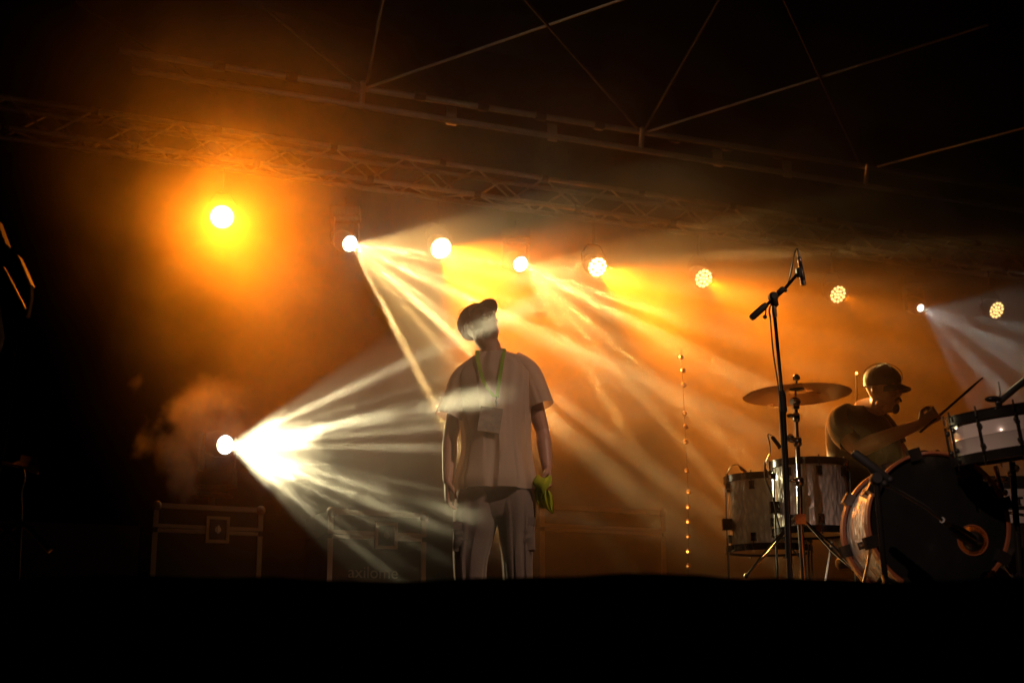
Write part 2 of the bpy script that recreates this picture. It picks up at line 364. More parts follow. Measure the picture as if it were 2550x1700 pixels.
# ------------------------------------------------------------------ lighting truss
tr0 = truss_at(866, 405)
def on_line(px, py_top, dy, Z): pass
Zt = truss_at(866, 371).z; Zb = truss_at(866, 439).z
def TP(s, w_, z): return V((0, 12.53, 0)) + UX*s + UY*w_ + V((0, 0, z))
t = thing('lighting_truss', TP(0, 0, 0), 'aluminium box truss with zigzag bracing that carries the stage lights', 'truss')
S0, S1 = -4.8, 8.2
for z in (Zt, Zb):
    for w_ in (0, .24):
        MB().tube([TP(S0, w_, z), TP(S1, w_, z)], .025, 8).build('chord', M['alu'], t)
n = 38; st = (S1 - S0)/n
for k in range(n):
    a, c = S0 + k*st, S0 + (k + 1)*st
    z0, z1 = (Zt, Zb) if k % 2 else (Zb, Zt)
    MB().tube([TP(a, 0, z0), TP(c, 0, z1)], .010, 5).build('brace', M['alu'], t)
    MB().tube([TP(a, .24, z1), TP(c, .24, z0)], .010, 5).build('brace', M['alu'], t)
    MB().tube([TP(a, 0 if k % 2 else .24, Zb), TP(c, .24 if k % 2 else 0, Zb)], .010, 5).build('brace', M['alu'], t)
    if k % 3 == 0: MB().lathe([(.034, -.03), (.034, .03)], TP(a, 0, Zt), UX, 10).build('coupler', M['black'], t)
    if k % 3 == 1: MB().lathe([(.034, -.03), (.034, .03)], TP(a, 0, Zb), UX, 10).build('coupler', M['black'], t)
for s_ in (S0 + .1, S1 - .4):                      # the two lifting towers at its ends
    q = thing('lifting_tower', TP(s_, .12, 0), 'black mast holding up the %s end of the lighting truss' % ('near left' if s_ < 0 else 'far right'), 'mast', None)
    for dx, dy in ((-.12, -.12), (.12, -.12), (-.12, .12), (.12, .12)):
        MB().tube([TP(s_ + dx, .12 + dy, 0), TP(s_ + dx, .12 + dy, Zb)], .022, 6).build('upright', M['black'], q)
    b = MB()
    for k in range(16):
        b.tube([TP(s_ - .12, 0, k*.26), TP(s_ + .12, 0, k*.26 + .26)], .008, 5); b.tube([TP(s_ - .12, .24, k*.26), TP(s_ - .12, 0, k*.26 + .26)], .008, 5)
    b.build('bracing', M['black'], q)

# ------------------------------------------------------------------ roof girder and roof bars
YA = 10.4
ga = P(905, 222, YA); gb = P(905, 265, YA)
def girder_pt(px, py, ref): return P(px, py, Yof(px, py, ref.z))
t = thing('roof_girder', ga, 'double-tube roof girder running above the lighting truss', 'girder')
u0, u1 = girder_pt(500, 158, ga), girder_pt(2155, 415, ga); ud = (u1 - u0)
l0, l1 = girder_pt(530, 206, gb), girder_pt(2155, 462, gb); ld = (l1 - l0)
MB().tube([u0 - ud*.1, u1 + ud*.35], .026, 8).build('tube', M['alu'], t)
MB().tube([l0 - ld*.1, l1 + ld*.35], .026, 8).build('tube', M['alu'], t)
for px, py in ((545, 165), (725, 192), (886, 217), (1045, 240), (1202, 266), (1345, 290), (1490, 313), (1680, 345), (1810, 365), (1935, 385)):
    c = girder_pt(px, py, ga); MB().lathe([(.036, -.045), (.04, -.02), (.04, .02), (.036, .045)], c, ud, 10).build('clamp', M['black'], t)
for px, py in ((1124, 275), (1375, 316), (1787, 380), (1960, 408)):
    c = girder_pt(px, py + 6, ga); MB().box(c - V((0, 0, .03)), (.09, .02, .15), (ud.normalized(), V((0, 1, 0)), V((0, 0, 1)))).build('hinge_plate', M['alu'], t, smooth=False)
for px, py, qx, qy in ((905, 203, 900, 268), (1600, 318, 1596, 376), (2162, 408, 2155, 460)):
    MB().tube([girder_pt(px, py, ga), girder_pt(qx, qy, gb)], .022, 8).build('post', M['alu'], t)
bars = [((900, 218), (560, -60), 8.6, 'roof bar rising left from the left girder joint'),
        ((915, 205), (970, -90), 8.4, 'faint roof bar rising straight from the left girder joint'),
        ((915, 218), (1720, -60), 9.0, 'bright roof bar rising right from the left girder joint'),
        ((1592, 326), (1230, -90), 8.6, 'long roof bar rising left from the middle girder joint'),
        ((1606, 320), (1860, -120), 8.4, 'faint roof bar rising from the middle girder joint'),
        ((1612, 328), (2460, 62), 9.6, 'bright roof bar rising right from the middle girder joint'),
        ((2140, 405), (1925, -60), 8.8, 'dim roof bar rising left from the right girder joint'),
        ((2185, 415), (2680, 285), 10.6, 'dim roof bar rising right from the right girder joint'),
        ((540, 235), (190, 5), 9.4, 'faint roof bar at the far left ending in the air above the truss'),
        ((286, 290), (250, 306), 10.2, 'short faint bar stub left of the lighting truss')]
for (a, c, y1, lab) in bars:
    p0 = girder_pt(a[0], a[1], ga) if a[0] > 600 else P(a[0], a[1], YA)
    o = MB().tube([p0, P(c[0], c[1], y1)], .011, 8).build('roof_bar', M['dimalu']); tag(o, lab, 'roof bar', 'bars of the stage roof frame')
    if 'right from' in lab: o.data.materials[0] = M['alu']  # brighter metal stands in for light falling on the right-rising bars

# ------------------------------------------------------------------ flight cases
def flight_case(px0, px1, py, Y, hgt, label, depth=.6, text=None, lid=.155, latch=True):
    p0 = P(px0, py, Y); zt = p0.z
    a = P(px1, py, 1) - V((0, 0, ZC)); d0 = V((p0.x, p0.y, 0))
    # walk along UX from p0 until the sight line of px1
    w_ = (a.x*p0.y - p0.x)/(UX.x - a.x*UX.y); o0 = V((p0.x, p0.y, zt - hgt))
    t = thing('flight_case', o0, label, 'flight case')
    def Q(x, y, z): return o0 + UX*x + UY*y + V((0, 0, z))
    ax = (UX, UY, V((0, 0, 1)))
    MB().box(Q(w_/2, depth/2, (hgt - lid)/2), (w_ - .02, depth - .02, hgt - lid - .01), ax).build('body', M['ply'], t, smooth=False)
    MB().box(Q(w_/2, depth/2, hgt - lid/2), (w_ - .02, depth - .02, lid - .01), ax).build('lid', M['ply'], t, smooth=False)
    def rail(x0, x1, z0, z1, y=.0, th=.012):
        MB().box(Q((x0 + x1)/2, y, (z0 + z1)/2), (x1 - x0, th, z1 - z0), ax).build('edge_rail', M['rail'], t, smooth=False)
    rw = .032
    rail(.03, w_ - .03, hgt - rw, hgt); rail(.03, w_ - .03, hgt - lid, hgt - lid + .024); rail(.03, w_ - .03, hgt - lid - .028, hgt - lid - .003)
    for x in (0, w_ - rw): rail(x, x + rw, .06, hgt - lid - .03); rail(x, x + rw, hgt - lid + .002, hgt - .045)
    rail(0, w_, 0, rw)
    for x in (.018, w_ - .018):
        for z in (.018, hgt - .018): MB().ball(Q(x, .0, z), .032, (1, .8, 1), 8).build('corner', M['rail'], t)
    if latch:
        cx, cz = (w_*.58, hgt - lid)
        b = MB()
        for (x0, x1, z0, z1) in ((-.075, .075, .065, .085), (-.075, .075, -.085, -.065), (-.075, -.055, -.065, .065), (.055, .075, -.065, .065)):
            b.box(Q(cx + (x0 + x1)/2, -.012, cz + (z0 + z1)/2), (x1 - x0, .018, z1 - z0), ax)
        la = b.build('latch', M['rail'], t, smooth=False)
        MB().box(Q(cx, -.009, cz), (.11, .006, .13), ax).build('dish', M['gloss'], la, smooth=False)
        b = MB(); b.lathe([(.022, 0), (.02, .012)], Q(cx, -.012, cz), -UY, 16); b.box(Q(cx, -.03, cz), (.012, .012, .05), ax); b.build('turn_key', M['chrome'], la)
    if text:
        cu = bpy.data.curves.new('t', 'FONT'); cu.body = text; cu.size = .105; cu.extrude = .001; cu.align_x = 'CENTER'
        fo = bpy.data.objects.new('t', cu); COL.objects.link(fo); C.view_layer.update()
        me = bpy.data.meshes.new_from_object(fo.evaluated_get(C.evaluated_depsgraph_get())); bpy.data.objects.remove(fo)
        o = bpy.data.objects.new('lettering', me); COL.objects.link(o); o.parent = t; me.materials.clear(); me.materials.append(M['letter'])
        o.matrix_local = Matrix.Translation(UX*(w_*.46) + UY*(-.004) + V((0, 0, hgt - lid - .27))) @ Matrix.Rotation(math.atan2(UX.y, UX.x), 4, 'Z') @ Matrix.Rotation(pi/2, 4, 'X')
    return t
flight_case(384, 657, 1251, 9.0, .93, 'large dark flight case on the far left under the floor light')
flight_case(819, 1062, 1266, 9.0, .90, 'flight case with pale edging and butterfly latch just left of the man', text='axilome')
flight_case(1345, 1655, 1254, 9.8, 1.0, 'dark flight case in the shadow behind the right hand of the man', latch=False)
b = MB(); stage_box(b, -6, -1.2, .2, 1.2, 0, 1.02)
tag(b.build('rear_riser', M['ply'], None, smooth=False), 'long low black riser along the back left of the stage', 'riser')

# stand of the floor light
sp = FLOOR_HEAD; t = thing('lighting_stand', (sp.x, sp.y, 0), 'black tripod stand under the blasting floor light', 'stand')
c = V((sp.x - .1, sp.y + .1, 0))
MB().tube([c + V((0, 0, .25)), c + V((0, 0, sp.z - .33))], .022, 10).build('pole', M['black'], t)
for k in range(3):
    a = R(90 + 120*k); MB().tube([c + V((0, 0, .75)), c + V((.5*cos(a), .5*sin(a), .02))], .012, 6).build('leg', M['black'], t)
MB().box(c + V((0, 0, sp.z - .34)), (.26, .2, .02)).build('top_plate', M['black'], t, smooth=False)

# LED beads on a thin upright
bx = [(1697, 889, .6), (1701, 922, .12), (1704, 958, .7), (1706, 1029, .8), (1708, 1062, .15), (1708, 1100, .9), (1710, 1172, 1.2), (1715, 1225, .5), (1714, 1262, 1.0), (1714, 1298, 1.4), (1714, 1335, .5), (1714, 1372, 2.2), (1714, 1408, .25)]
yb = 9.7; t = thing('bead_light_pole', P(1714, 1408, yb), 'thin upright strung with glowing orange bead lamps left of the drum kit', 'bead light')
MB().tube([P(1696, 870, yb + .03), P(1708, 1100, yb + .03), P(1714, 1225, yb + .03), P(1714, 1440, yb + .03)], .0015, 6).build('pole', M['black'], t)
for px, py, s_ in bx:
    MB().ball(P(px, py, yb), .0185, n=8).build('bead', pmat('orange bead cap', (.5, .15, .03), .3), t)
    MB().ball(P(px - 2, py + 1, yb - .016), .0075, n=6).build('bead_core', emat('bead core', (1, .40, .06), 3.2*s_*(.2 if py < 1200 else 1)), t)
t = thing('pilot_lamp', P(2133, 929, 9.5), 'tiny orange pilot lamp glowing left of the drummer\'s cap', 'pilot lamp')
MB().ball(P(2133, 929, 9.5), .008, n=8).build('bulb', emat('pilot bulb', (1, .4, .05), 14), t)
MB().tube([P(2133, 931, 9.51), P(2135, 1300, 9.51)], .006, 6).build('stalk', M['black'], t)

# ------------------------------------------------------------------ people
HR = [(-.012, .060, .015, .022), (0, .080, .012, .034), (.012, .090, -.005, .044), (.035, .093, -.034, .054), (.06, .091, -.058, .061), (.085, .089, -.078, .067),
      (.115, .084, -.094, .072), (.14, .090, -.102, .076), (.17, .088, -.104, .078), (.20, .073, -.094, .070), (.222, .045, -.068, .052), (.232, .012, -.032, .022)]
def head_xf(org, yaw, pitch, roll=0):
    "head frame: +X face, +Y left ear, +Z crown; yaw 0 looks to +X of the world"
    m = Matrix.Rotation(R(yaw), 3, 'Z') @ Matrix.Rotation(R(-pitch), 3, 'Y') @ Matrix.Rotation(R(roll), 3, 'X')
    return lambda x, y, z: V(org) + m @ V((x, y, z)), m
def head_geo(b, X, m, beard=False):
    rings = []
    for z, xf, xb, w_ in HR:
        c = (xf + xb)/2; h = (xf - xb)/2; rg = []
        for k in range(28):
            a = 2*pi*k/28; ca, sa = cos(a), sin(a)
            rg.append(X(c + h*(abs(ca)**.85)*(1 if ca > 0 else -1), w_*(abs(sa)**.9)*(1 if sa > 0 else -1), z))
        rings.append(rg)
    b.loft(rings)
    b.tube([X(.086, 0, .128), X(.100, 0, .105), X(.113, 0, .086)], [.008, .010, .013], 8)      # nose
    for s in (-1, 1):
        b.ball(X(.098, .010*s, .082), .009, n=8)
        b.tube([X(.090, .012*s, .132), X(.089, .032*s, .137), X(.078, .050*s, .132)], [.008, .009, .007], 6)    # brow
        b.ball(X(.074, .034*s, .090), .02, (1, 1, .8), 8)                                   # cheek
        b.ball(X(-.008, .077*s, .108), .03, (.62, .28, 1.05), 10, m)                       # ear
        b.ball(X(-.004, .073*s, .09), .016, (.8, .5, 1), 8, m)
        b.ball(X(.02, .055*s, .03), .02, (1.5, .6, .9), 8, m)                              # jaw corner
    b.ball(X(.092, 0, .058), .017, (.7, 1.5, .45), 8, m); b.ball(X(.091, 0, .048), .015, (.75, 1.4, .5), 8, m)   # lips
    b.ball(X(.083, 0, .012), .02, (1, 1.1, .8), 8, m)                                      # chin
def head_parts(X, m, parent):
    for s in (-1, 1):
        MB().ball(X(.0775, .032*s, .117), .0135, n=10).build('eye', M['eye'], parent)
def cap_geo(X, m, mat, parent, brim_len=.075, brim_w=.078, droop=.02, lift=0.):
    rings = []
    for z, gr in ((.128, .004), (.145, .007), (.165, .009), (.19, .012), (.215, .014), (.235, .012), (.250, .004)):
        t = min(max((z - .10)/.15, 0), 1)
        xf = .092 if z < .17 else .092 - (.092)*(max(0, (z - .165)/.09))**1.9
        xb = -.104 if z < .17 else -.104 + .104*(max(0, (z - .165)/.09))**2.2
        ww = .080 if z < .17 else .080*(1 - (max(0, (z - .165)/.09))**2.1)
        c = (xf + xb)/2; h = (xf - xb)/2 + gr; w_ = ww + gr
        rings.append([X(c + h*cos(2*pi*k/36), w_*sin(2*pi*k/36)*(1 + .012*(k % 6 == 0)), z + (.01*cos(2*pi*k/36) if z < .15 else 0)) for k in range(36)])
    cap = MB().loft(rings).build('cap', mat, parent)
    MB().ball(X(-.005, 0, .252), .008, (1, 1, .5), 8, m).build('button', mat, cap)
    tops, bots = [], []
    for i in range(17):
        y = -1 + 2*i/16; e = math.sqrt(max(0, 1 - abs(y)**2.6))
        rt, rb = [], []
        for j in range(6):
            f = j/5; x = .074*math.sqrt(max(0, 1 - (y*.86)**2)) + .014 + f*e*brim_len; z = .148 - droop*abs(y)**2*1.2 - .012*f + lift*f
            rt.append(X(x, y*brim_w, z + .0025)); rb.append(X(x, y*brim_w, z - .0025))
        tops.append(rt + rb[::-1])
    MB().loft(tops).build('visor', mat, cap)
    b = MB(); ang = [k for k in range(6)]
    for k in ang:
        a = 2*pi*k/6 + .5
        pts = [X(-.005 + (.1 + .009)*cos(a)*q, (.085 + .008)*sin(a)*q, z) for q, z in ((1.0, .168), (.97, .195), (.83, .222), (.5, .245), (.1, .254))]
        b.tube(pts, .0018, 5, sub=3)
    b.build('seam', mat, cap)
    return cap
def hand_geo(b, Wp, d, nrm, curl=.5, side=1, sc=1., spread=.1):
    "palm and five fingers added to b; d = wrist->fingers, nrm = palm normal, side = thumb side"
    d = d.normalized(); nrm = (nrm - d*nrm.dot(d)).normalized(); s = d.cross(nrm).normalized()*side
    K = lambda x, y, z: Wp + (d*x + s*y + nrm*z)*sc
    rings = []
    for x, w_, th in ((-.02, .026, .020), (.0, .028, .019), (.025, .036, .018), (.055, .041, .016), (.085, .041, .013), (.095, .036, .010)):
        rings.append([K(x, w_*cos(2*pi*k/14), th*sin(2*pi*k/14)) for k in range(14)])
    b.loft(rings)
    for i, (y, L) in enumerate(((.030, .072), (.010, .080), (-.011, .075), (-.031, .060))):
        c = curl*(1 + .12*i); a = .15*c; p = V((.085, y, 0)); pts = [V((.065, y*.9, 0)), p]
        for q, f in enumerate((.45, .30, .25)):
            a += c*(.9, 1.15, .8)[q]
            p = p + V((cos(a)*L*f, y*spread*f, sin(a)*L*f)); pts.append(p)
        b.tube([K(*q) for q in pts], [.0095*sc, .0095*sc, .0088*sc, .0082*sc, .0068*sc], 8)
        b.ball(K(*pts[-1]), .0068*sc, n=6)
    th = [V((.005, .020, .004)), V((.030, .045, .014 + .012*curl)), V((.055, .052 - .012*curl, .024 + .022*curl)), V((.078, .046 - .022*curl, .028 + .030*curl))]
    b.tube([K(*q) for q in th], [.015*sc, .0125*sc, .0105*sc, .008*sc], 8); b.ball(K(*th[-1]), .008*sc, n=6)
    return K
def ring_lr(L, Rr, depth, n=72, fold=None, cy_=0., front_dip=0.):
    c = (L + Rr)/2; h = (Rr - L)/2; out = []
    for k in range(n):
        a = 2*pi*k/n; ca, sa = cos(a), sin(a)
        q = 1 + (fold(a) if fold else 0)
        p = c + h*ca*(1 + (q - 1)*.35) + V((0, depth*sa*q + cy_, 0))
        if front_dip and sa < 0: p = p + V((0, 0, front_dip*sa))
        out.append(p)
    return out
def resample(rows, n):
    "smooth in-between rows of tuples"
    out = []
    m = len(rows) - 1
    for i in range(n + 1):
        t = i/n*m; k = min(int(t), m - 1); f = t - k
        r0, r1, r2, r3 = rows[max(k - 1, 0)], rows[k], rows[k + 1], rows[min(k + 2, m)]
        out.append([.5*((2*b_) + (c - a)*f + (2*a - 5*b_ + 4*c - d)*f*f + (3*b_ - a - 3*c + d)*f**3) for a, b_, c, d in zip(r0, r1, r2, r3)])
    return out
def garment(rows, P_, n, seg, foldf, amp, dip=0., caps=False):
    "rows: (Lx, Ly, Rx, Ry, depth, yoff) in photo pixels at the figure's distance"
    rs = resample(rows, n); rings = []
    for i, (lx, ly, rx, ry, dp, yo) in enumerate(rs):
        t = i/n
        rings.append(ring_lr(P_(lx, ly), P_(rx, ry), dp, seg, (lambda a, t=t: amp*foldf(a, t)), yo, dip*max(0, 1 - t*9)))
    return rings
def cloth_folds(seed, k=6):
    rnd = random.Random(seed); ws = [(rnd.uniform(.8, 1.2)*q, rnd.uniform(0, 6.28), rnd.uniform(-2.5, 2.5)) for q in (4, 6, 9, 12, 17, 23)]
    def f(a, t):
        s = sum(sin(int(w_ + .5)*a + ph + tw*t)*(.34, .28, .2, .12, .07, .04)[i] for i, (w_, ph, tw) in enumerate(ws))
        s += .45*noise.noise(V((cos(a)*2.2, sin(a)*2.2, t*4 + seed)))
        r = 1 - abs(s)*1.3                          # ridged: soft valleys, crisp crests
        return (.55*s + .45*r)*(.25 + .9*t)
    return f

def man():
    Y = 7.18
    Q = lambda px, py, dy=0.: P(px, py, Y) + V((0, dy, 0))
    foot = V((Q(1228, 1500).x, Y, 0))
    t = thing('person', foot, 'man in cream T-shirt, cap and lanyard standing with his head tilted back', 'person')
    b = MB()
    X, m = head_xf(Q(1211, 852, -.01), -50, 26, 0)
    head_geo(b, X, m)
    b.tube([Q(1224, 930, .02), Q(1223, 890, .015), Q(1221, 862, .008), X(-.005, 0, .03), X(-.01, 0, .09)], [.075, .060, .054, .056, .05], 16, sub=2)
    # trunk and legs under the clothes
    b.loft([ring_lr(Q(l, y), Q(r, y), d, 24) for l, r, y, d in ((1185, 1265, 893, .05), (1150, 1300, 915, .08), (1150, 1305, 960, .10), (1165, 1300, 1060, .10), (1168, 1295, 1140, .095), (1155, 1305, 1215, .10), (1160, 1300, 1262, .10))])
    for a, c, e, f_ in ((1190, 1185, 1176, 1172), (1282, 1286, 1290, 1294)):
        b.tube([Q(a, 1235), Q(c, 1320), Q(e, 1430), V((Q(f_, 1500).x, Y + .02, .10)), V((Q(f_, 1500).x, Y + .01, .04))], [.085, .075, .055, .04, .045], 12)
    # arms
    LS, LE, LW = Q(1155, 945, .0), Q(1121, 1085, .03), Q(1116, 1205, -.03)
    RS, RE, RW = Q(1306, 930, 0), Q(1351, 1070, .03), Q(1362, 1172, -.05)
    for s_, e, w_ in ((LS, LE, LW), (RS, RE, RW)):
        b.tube([s_, s_.lerp(e, .55), e, e.lerp(w_, .3), e.lerp(w_, .7), w_], [.052, .048, .037, .040, .033, .025], 12, sub=2)
    hand_geo(b, LW, V((-.02, -.02, -1)), V((1, .1, 0)), .42, 1)
    hand_geo(b, RW, V((.10, -.05, -1)), V((-1, -.25, 0)), 1.0, -1)
    body = b.build('body', M['skin'], t, voxel=.0055)
    head_parts(X, m, body)
    X2, m2 = head_xf(X(-.006, 0, .0), -52, 33, 0)
    cap_geo(X2, m2, M['cap'], t, brim_len=.078, droop=.010, lift=.022)
    # T-shirt
    rows = [(1196, 871, 1252, 867, .064, .01), (1186, 882, 1264, 876, .084, .01), (1160, 899, 1296, 887, .100, .01), (1139, 921, 1322, 903, .112, .01), (1131, 950, 1328, 935, .125, .0),
            (1137, 990, 1322, 985, .135, 0), (1147, 1050, 1318, 1050, .14, 0), (1154, 1110, 1319, 1115, .145, 0), (1146, 1160, 1325, 1160, .15, 0), (1136, 1200, 1332, 1200, .155, -.005), (1141, 1221, 1331, 1222, .15, -.005)]
    ff = cloth_folds(3)
    rings = garment(rows, Q, 70, 140, ff, .44, dip=.035)
    rings.append([p + (V((foot.x, Y, p.z)) - p)*.06 + V((0, 0, .004)) for p in rings[-1]])     # turned hem
    ts = MB().loft(rings, caps=False).build('t_shirt', M['shirt'], t)
    def sleeve(pts, rads, seed, n=30):
        f = cloth_folds(seed); pts = resample([tuple(p) + (r,) for p, r in zip(pts, rads)], n); rr = []
        u = None
        for i, q in enumerate(pts):
            p = V(q[:3]); nx = V(pts[min(i + 1, n)][:3]); pv = V(pts[max(i - 1, 0)][:3]); tg = (nx - pv).normalized()
            u = V((0, 1, 0)) if u is None else u; u = (u - tg*u.dot(tg)).normalized(); v = tg.cross(u)
            rr.append([p + (u*cos(2*pi*k/64)*1.12 + v*sin(2*pi*k/64))*q[3]*(1 + .08*f(2*pi*k/64, i/n)) for k in range(64)])
        return rr
    b = MB().loft(sleeve([Q(1195, 915), Q(1156, 945), Q(1137, 990), Q(1117, 1040, -.01)], [.06, .068, .068, .068], 11), caps=False); b.build('sleeve', M['shirt'], t)
    b = MB().loft(sleeve([Q(1275, 900), Q(1311, 927), Q(1330, 965), Q(1347, 1013, -.01)], [.06, .067, .067, .066], 12), caps=False); b.build('sleeve', M['shirt'], t)
    # collar rib
    c0 = ring_lr(Q(1197, 872), Q(1251, 868), .063, 40, None, .008, .037)
    MB().tube([p + V((0, 0, .003)) for p in c0] + [c0[0]], .006, 6).build('collar', M['shirt'], t)
    # trousers: two legs joined at the seat
    b = MB(); f1, f2 = cloth_folds(21), cloth_folds(22)
    legL = [(1150, 1200, 1262, 1200, .105, .01), (1136, 1232, 1256, 1232, .125, .01), (1131, 1270, 1246, 1272, .12, 0), (1130, 1310, 1236, 1312, .112, 0), (1129, 1352, 1225, 1352, .105, 0), (1129, 1395, 1214, 1395, .10, 0), (1133, 1450, 1210, 1450, .095, 0), (1140, 1530, 1208, 1530, .085, .0), (1150, 1585, 1203, 1585, .07, 0)]
    legR = [(1220, 1200, 1325, 1200, .105, .01), (1226, 1232, 1333, 1232, .125, .01), (1234, 1270, 1334, 1270, .12, 0), (1241, 1310, 1332, 1310, .112, 0), (1246, 1352, 1329, 1352, .105, 0), (1250, 1395, 1326, 1395, .10, 0), (1254, 1450, 1326, 1450, .095, 0), (1262, 1530, 1322, 1530, .085, 0), (1268, 1585, 1318, 1585, .07, 0)]
    b.loft(garment(legL, Q, 50, 96, f1, .22)); b.loft(garment(legR, Q, 50, 96, f2, .22))
    b.loft(garment([(1152, 1190, 1322, 1190, .100, 0), (1142, 1222, 1329, 1222, .118, 0), (1140, 1262, 1329, 1264, .108, 0), (1150, 1290, 1320, 1290, .085, 0), (1195, 1306, 1280, 1306, .04, 0)], Q, 30, 96, cloth_folds(23), .10))
    tr = b.build('trousers', M['trouser'], t)
    for x0, x1, y0, y1, dy, sg in ((1131, 1174, 1308, 1372, -.075, -1), (1296, 1331, 1296, 1372, -.075, 1)):
        c = Q((x0 + x1)/2, (y0 + y1)/2, dy); b = MB(); rr = []
        wd, hg = (x1 - x0)/478, (y1 - y0)/478
        for j in range(9):
            z = -hg/2 + hg*j/8
            rr.append([c + V((wd/2*cos(a)*(1 + .03*sin(j*1.1)), -(.026*sin(pi*(j + .6)/9.2) + .006*sin(j*2.3 + a))*max(sin(a), -.2), z + .006*sin(2*a))) for a in [pi*2*k/20 for k in range(20)]])
        b.loft(rr); pk = b.build('cargo_pocket', M['trouser'], tr)
        MB().box(c + V((0, -.018, hg*.40)), (wd*1.0, .008, .040)).build('flap', M['trouser'], pk)
    for sg, f_ in ((-1, 1178), (1, 1294)):
        c = V((Q(f_, 1500).x, Y - .04, .0)); b = MB()
        b.loft([[c + V((w_*cos(2*pi*k/16) + sg*.01, -.11 + x, max(0.002, .02 + h*sin(2*pi*k/16) + h*.6))) for k in range(16)] for x, w_, h in ((-.06, .028, .018), (-.03, .042, .026), (.04, .048, .035), (.11, .042, .05), (.19, .04, .055), (.22, .025, .04))])
        b.build('shoe', M['rubber'], t)
    # lanyard and pass
    def strap(b, pts, wd):
        ps = resample([tuple(p) for p in pts], 16); vs = []
        for i, q in enumerate(ps):
            q = V(q); s_ = V((wd/2, 0, 0)); tw = .3*sin(i*.9)
            vs.append([q - s_ + V((0, tw*wd*.4, 0)), q + s_ - V((0, tw*wd*.4, 0)), q + s_ + V((0, .0025, 0)), q - s_ + V((0, .0025, 0))])
        b.loft(vs)
    ln = thing('lanyard', Q(1223, 880, -.1), 'green lanyard hanging round the standing man\'s neck with a laminated pass', 'lanyard')
    b = MB(); strap(b, [Q(1192, 872, .0), Q(1189, 886, -.075), Q(1196, 930, -.135), Q(1208, 970, -.162), Q(1232, 1004, -.170)], .020); b.build('strap', M['green'], ln)
    b = MB(); strap(b, [Q(1256, 868, .0), Q(1255, 884, -.075), Q(1250, 920, -.135), Q(1244, 965, -.162), Q(1238, 1006, -.172)], .019); b.build('strap', M['green'], ln)
    b = MB(); b.tube([Q(1237, 1004, -.174), Q(1236, 1028, -.176)], .004, 6); b.box(Q(1236, 1016, -.176), (.012, .006, .02)); b.build('clip', M['chrome'], ln)
    c = Q(1222, 1060, -.178); rz = (V((1, 0, -.14)).normalized(), V((0, 1, 0)), V((.14, 0, 1)).normalized())
    MB().box(c, (.112, .003, .125), rz).build('pass_card', M['badge'], ln, smooth=False)
    # lime cloth in the right hand
    g = thing('cloth_rag', Q(1352, 1200, -.07), 'lime green cloth bundled in the man\'s right hand with one end dangling', 'cloth')
    b = MB(); rr = []
    for i in range(15):
        tt = i/14; cz = Q(1352 - 5*sin(tt*3), 1193 + 42*tt, -.10); r0 = .045*sin(pi*min(1, tt*.82 + .22))**.8
        rr.append([cz + V((r0*cos(a)*(1 + .14*sin(3*a + 5*tt)), r0*.6*sin(a)*(1 + .14*sin(4*a + 3*tt)), .010*sin(2*a + 1))) for a in [2*pi*k/36 for k in range(36)]])
    b.loft(rr, caps=False); b.build('bundle', M['lime'], g)
    b = MB(); rr = []
    for i, (lx, rx, y) in enumerate(((1350, 1368, 1228), (1347, 1375, 1240), (1350, 1377, 1255), (1358, 1377, 1270), (1372, 1378, 1283))):
        n_ = 12; rr.append([Q(lx + (rx - lx)*k/(n_ - 1), y, -.10 + .012*sin(k*1.3 + i*.5)) for k in range(n_)] + [Q(lx + (rx - lx)*k/(n_ - 1), y, -.096 + .012*sin(k*1.3 + i*.5)) for k in range(n_)][::-1])
    b.loft(rr); b.build('dangling_end', M['lime'], g)
    b = MB(); rr = []
    for i, (lx, rx, y) in enumerate(((1330, 1350, 1200), (1330, 1352, 1225), (1334, 1354, 1250), (1345, 1358, 1268))):
        n_ = 10; rr.append([Q(lx + (rx - lx)*k/(n_ - 1), y, -.07 + .012*sin(k*1.5 + i)) for k in range(n_)] + [Q(lx + (rx - lx)*k/(n_ - 1), y, -.066 + .012*sin(k*1.5 + i)) for k in range(n_)][::-1])
    b.loft(rr); b.build('inner_fold', M['lime'], g)
man()

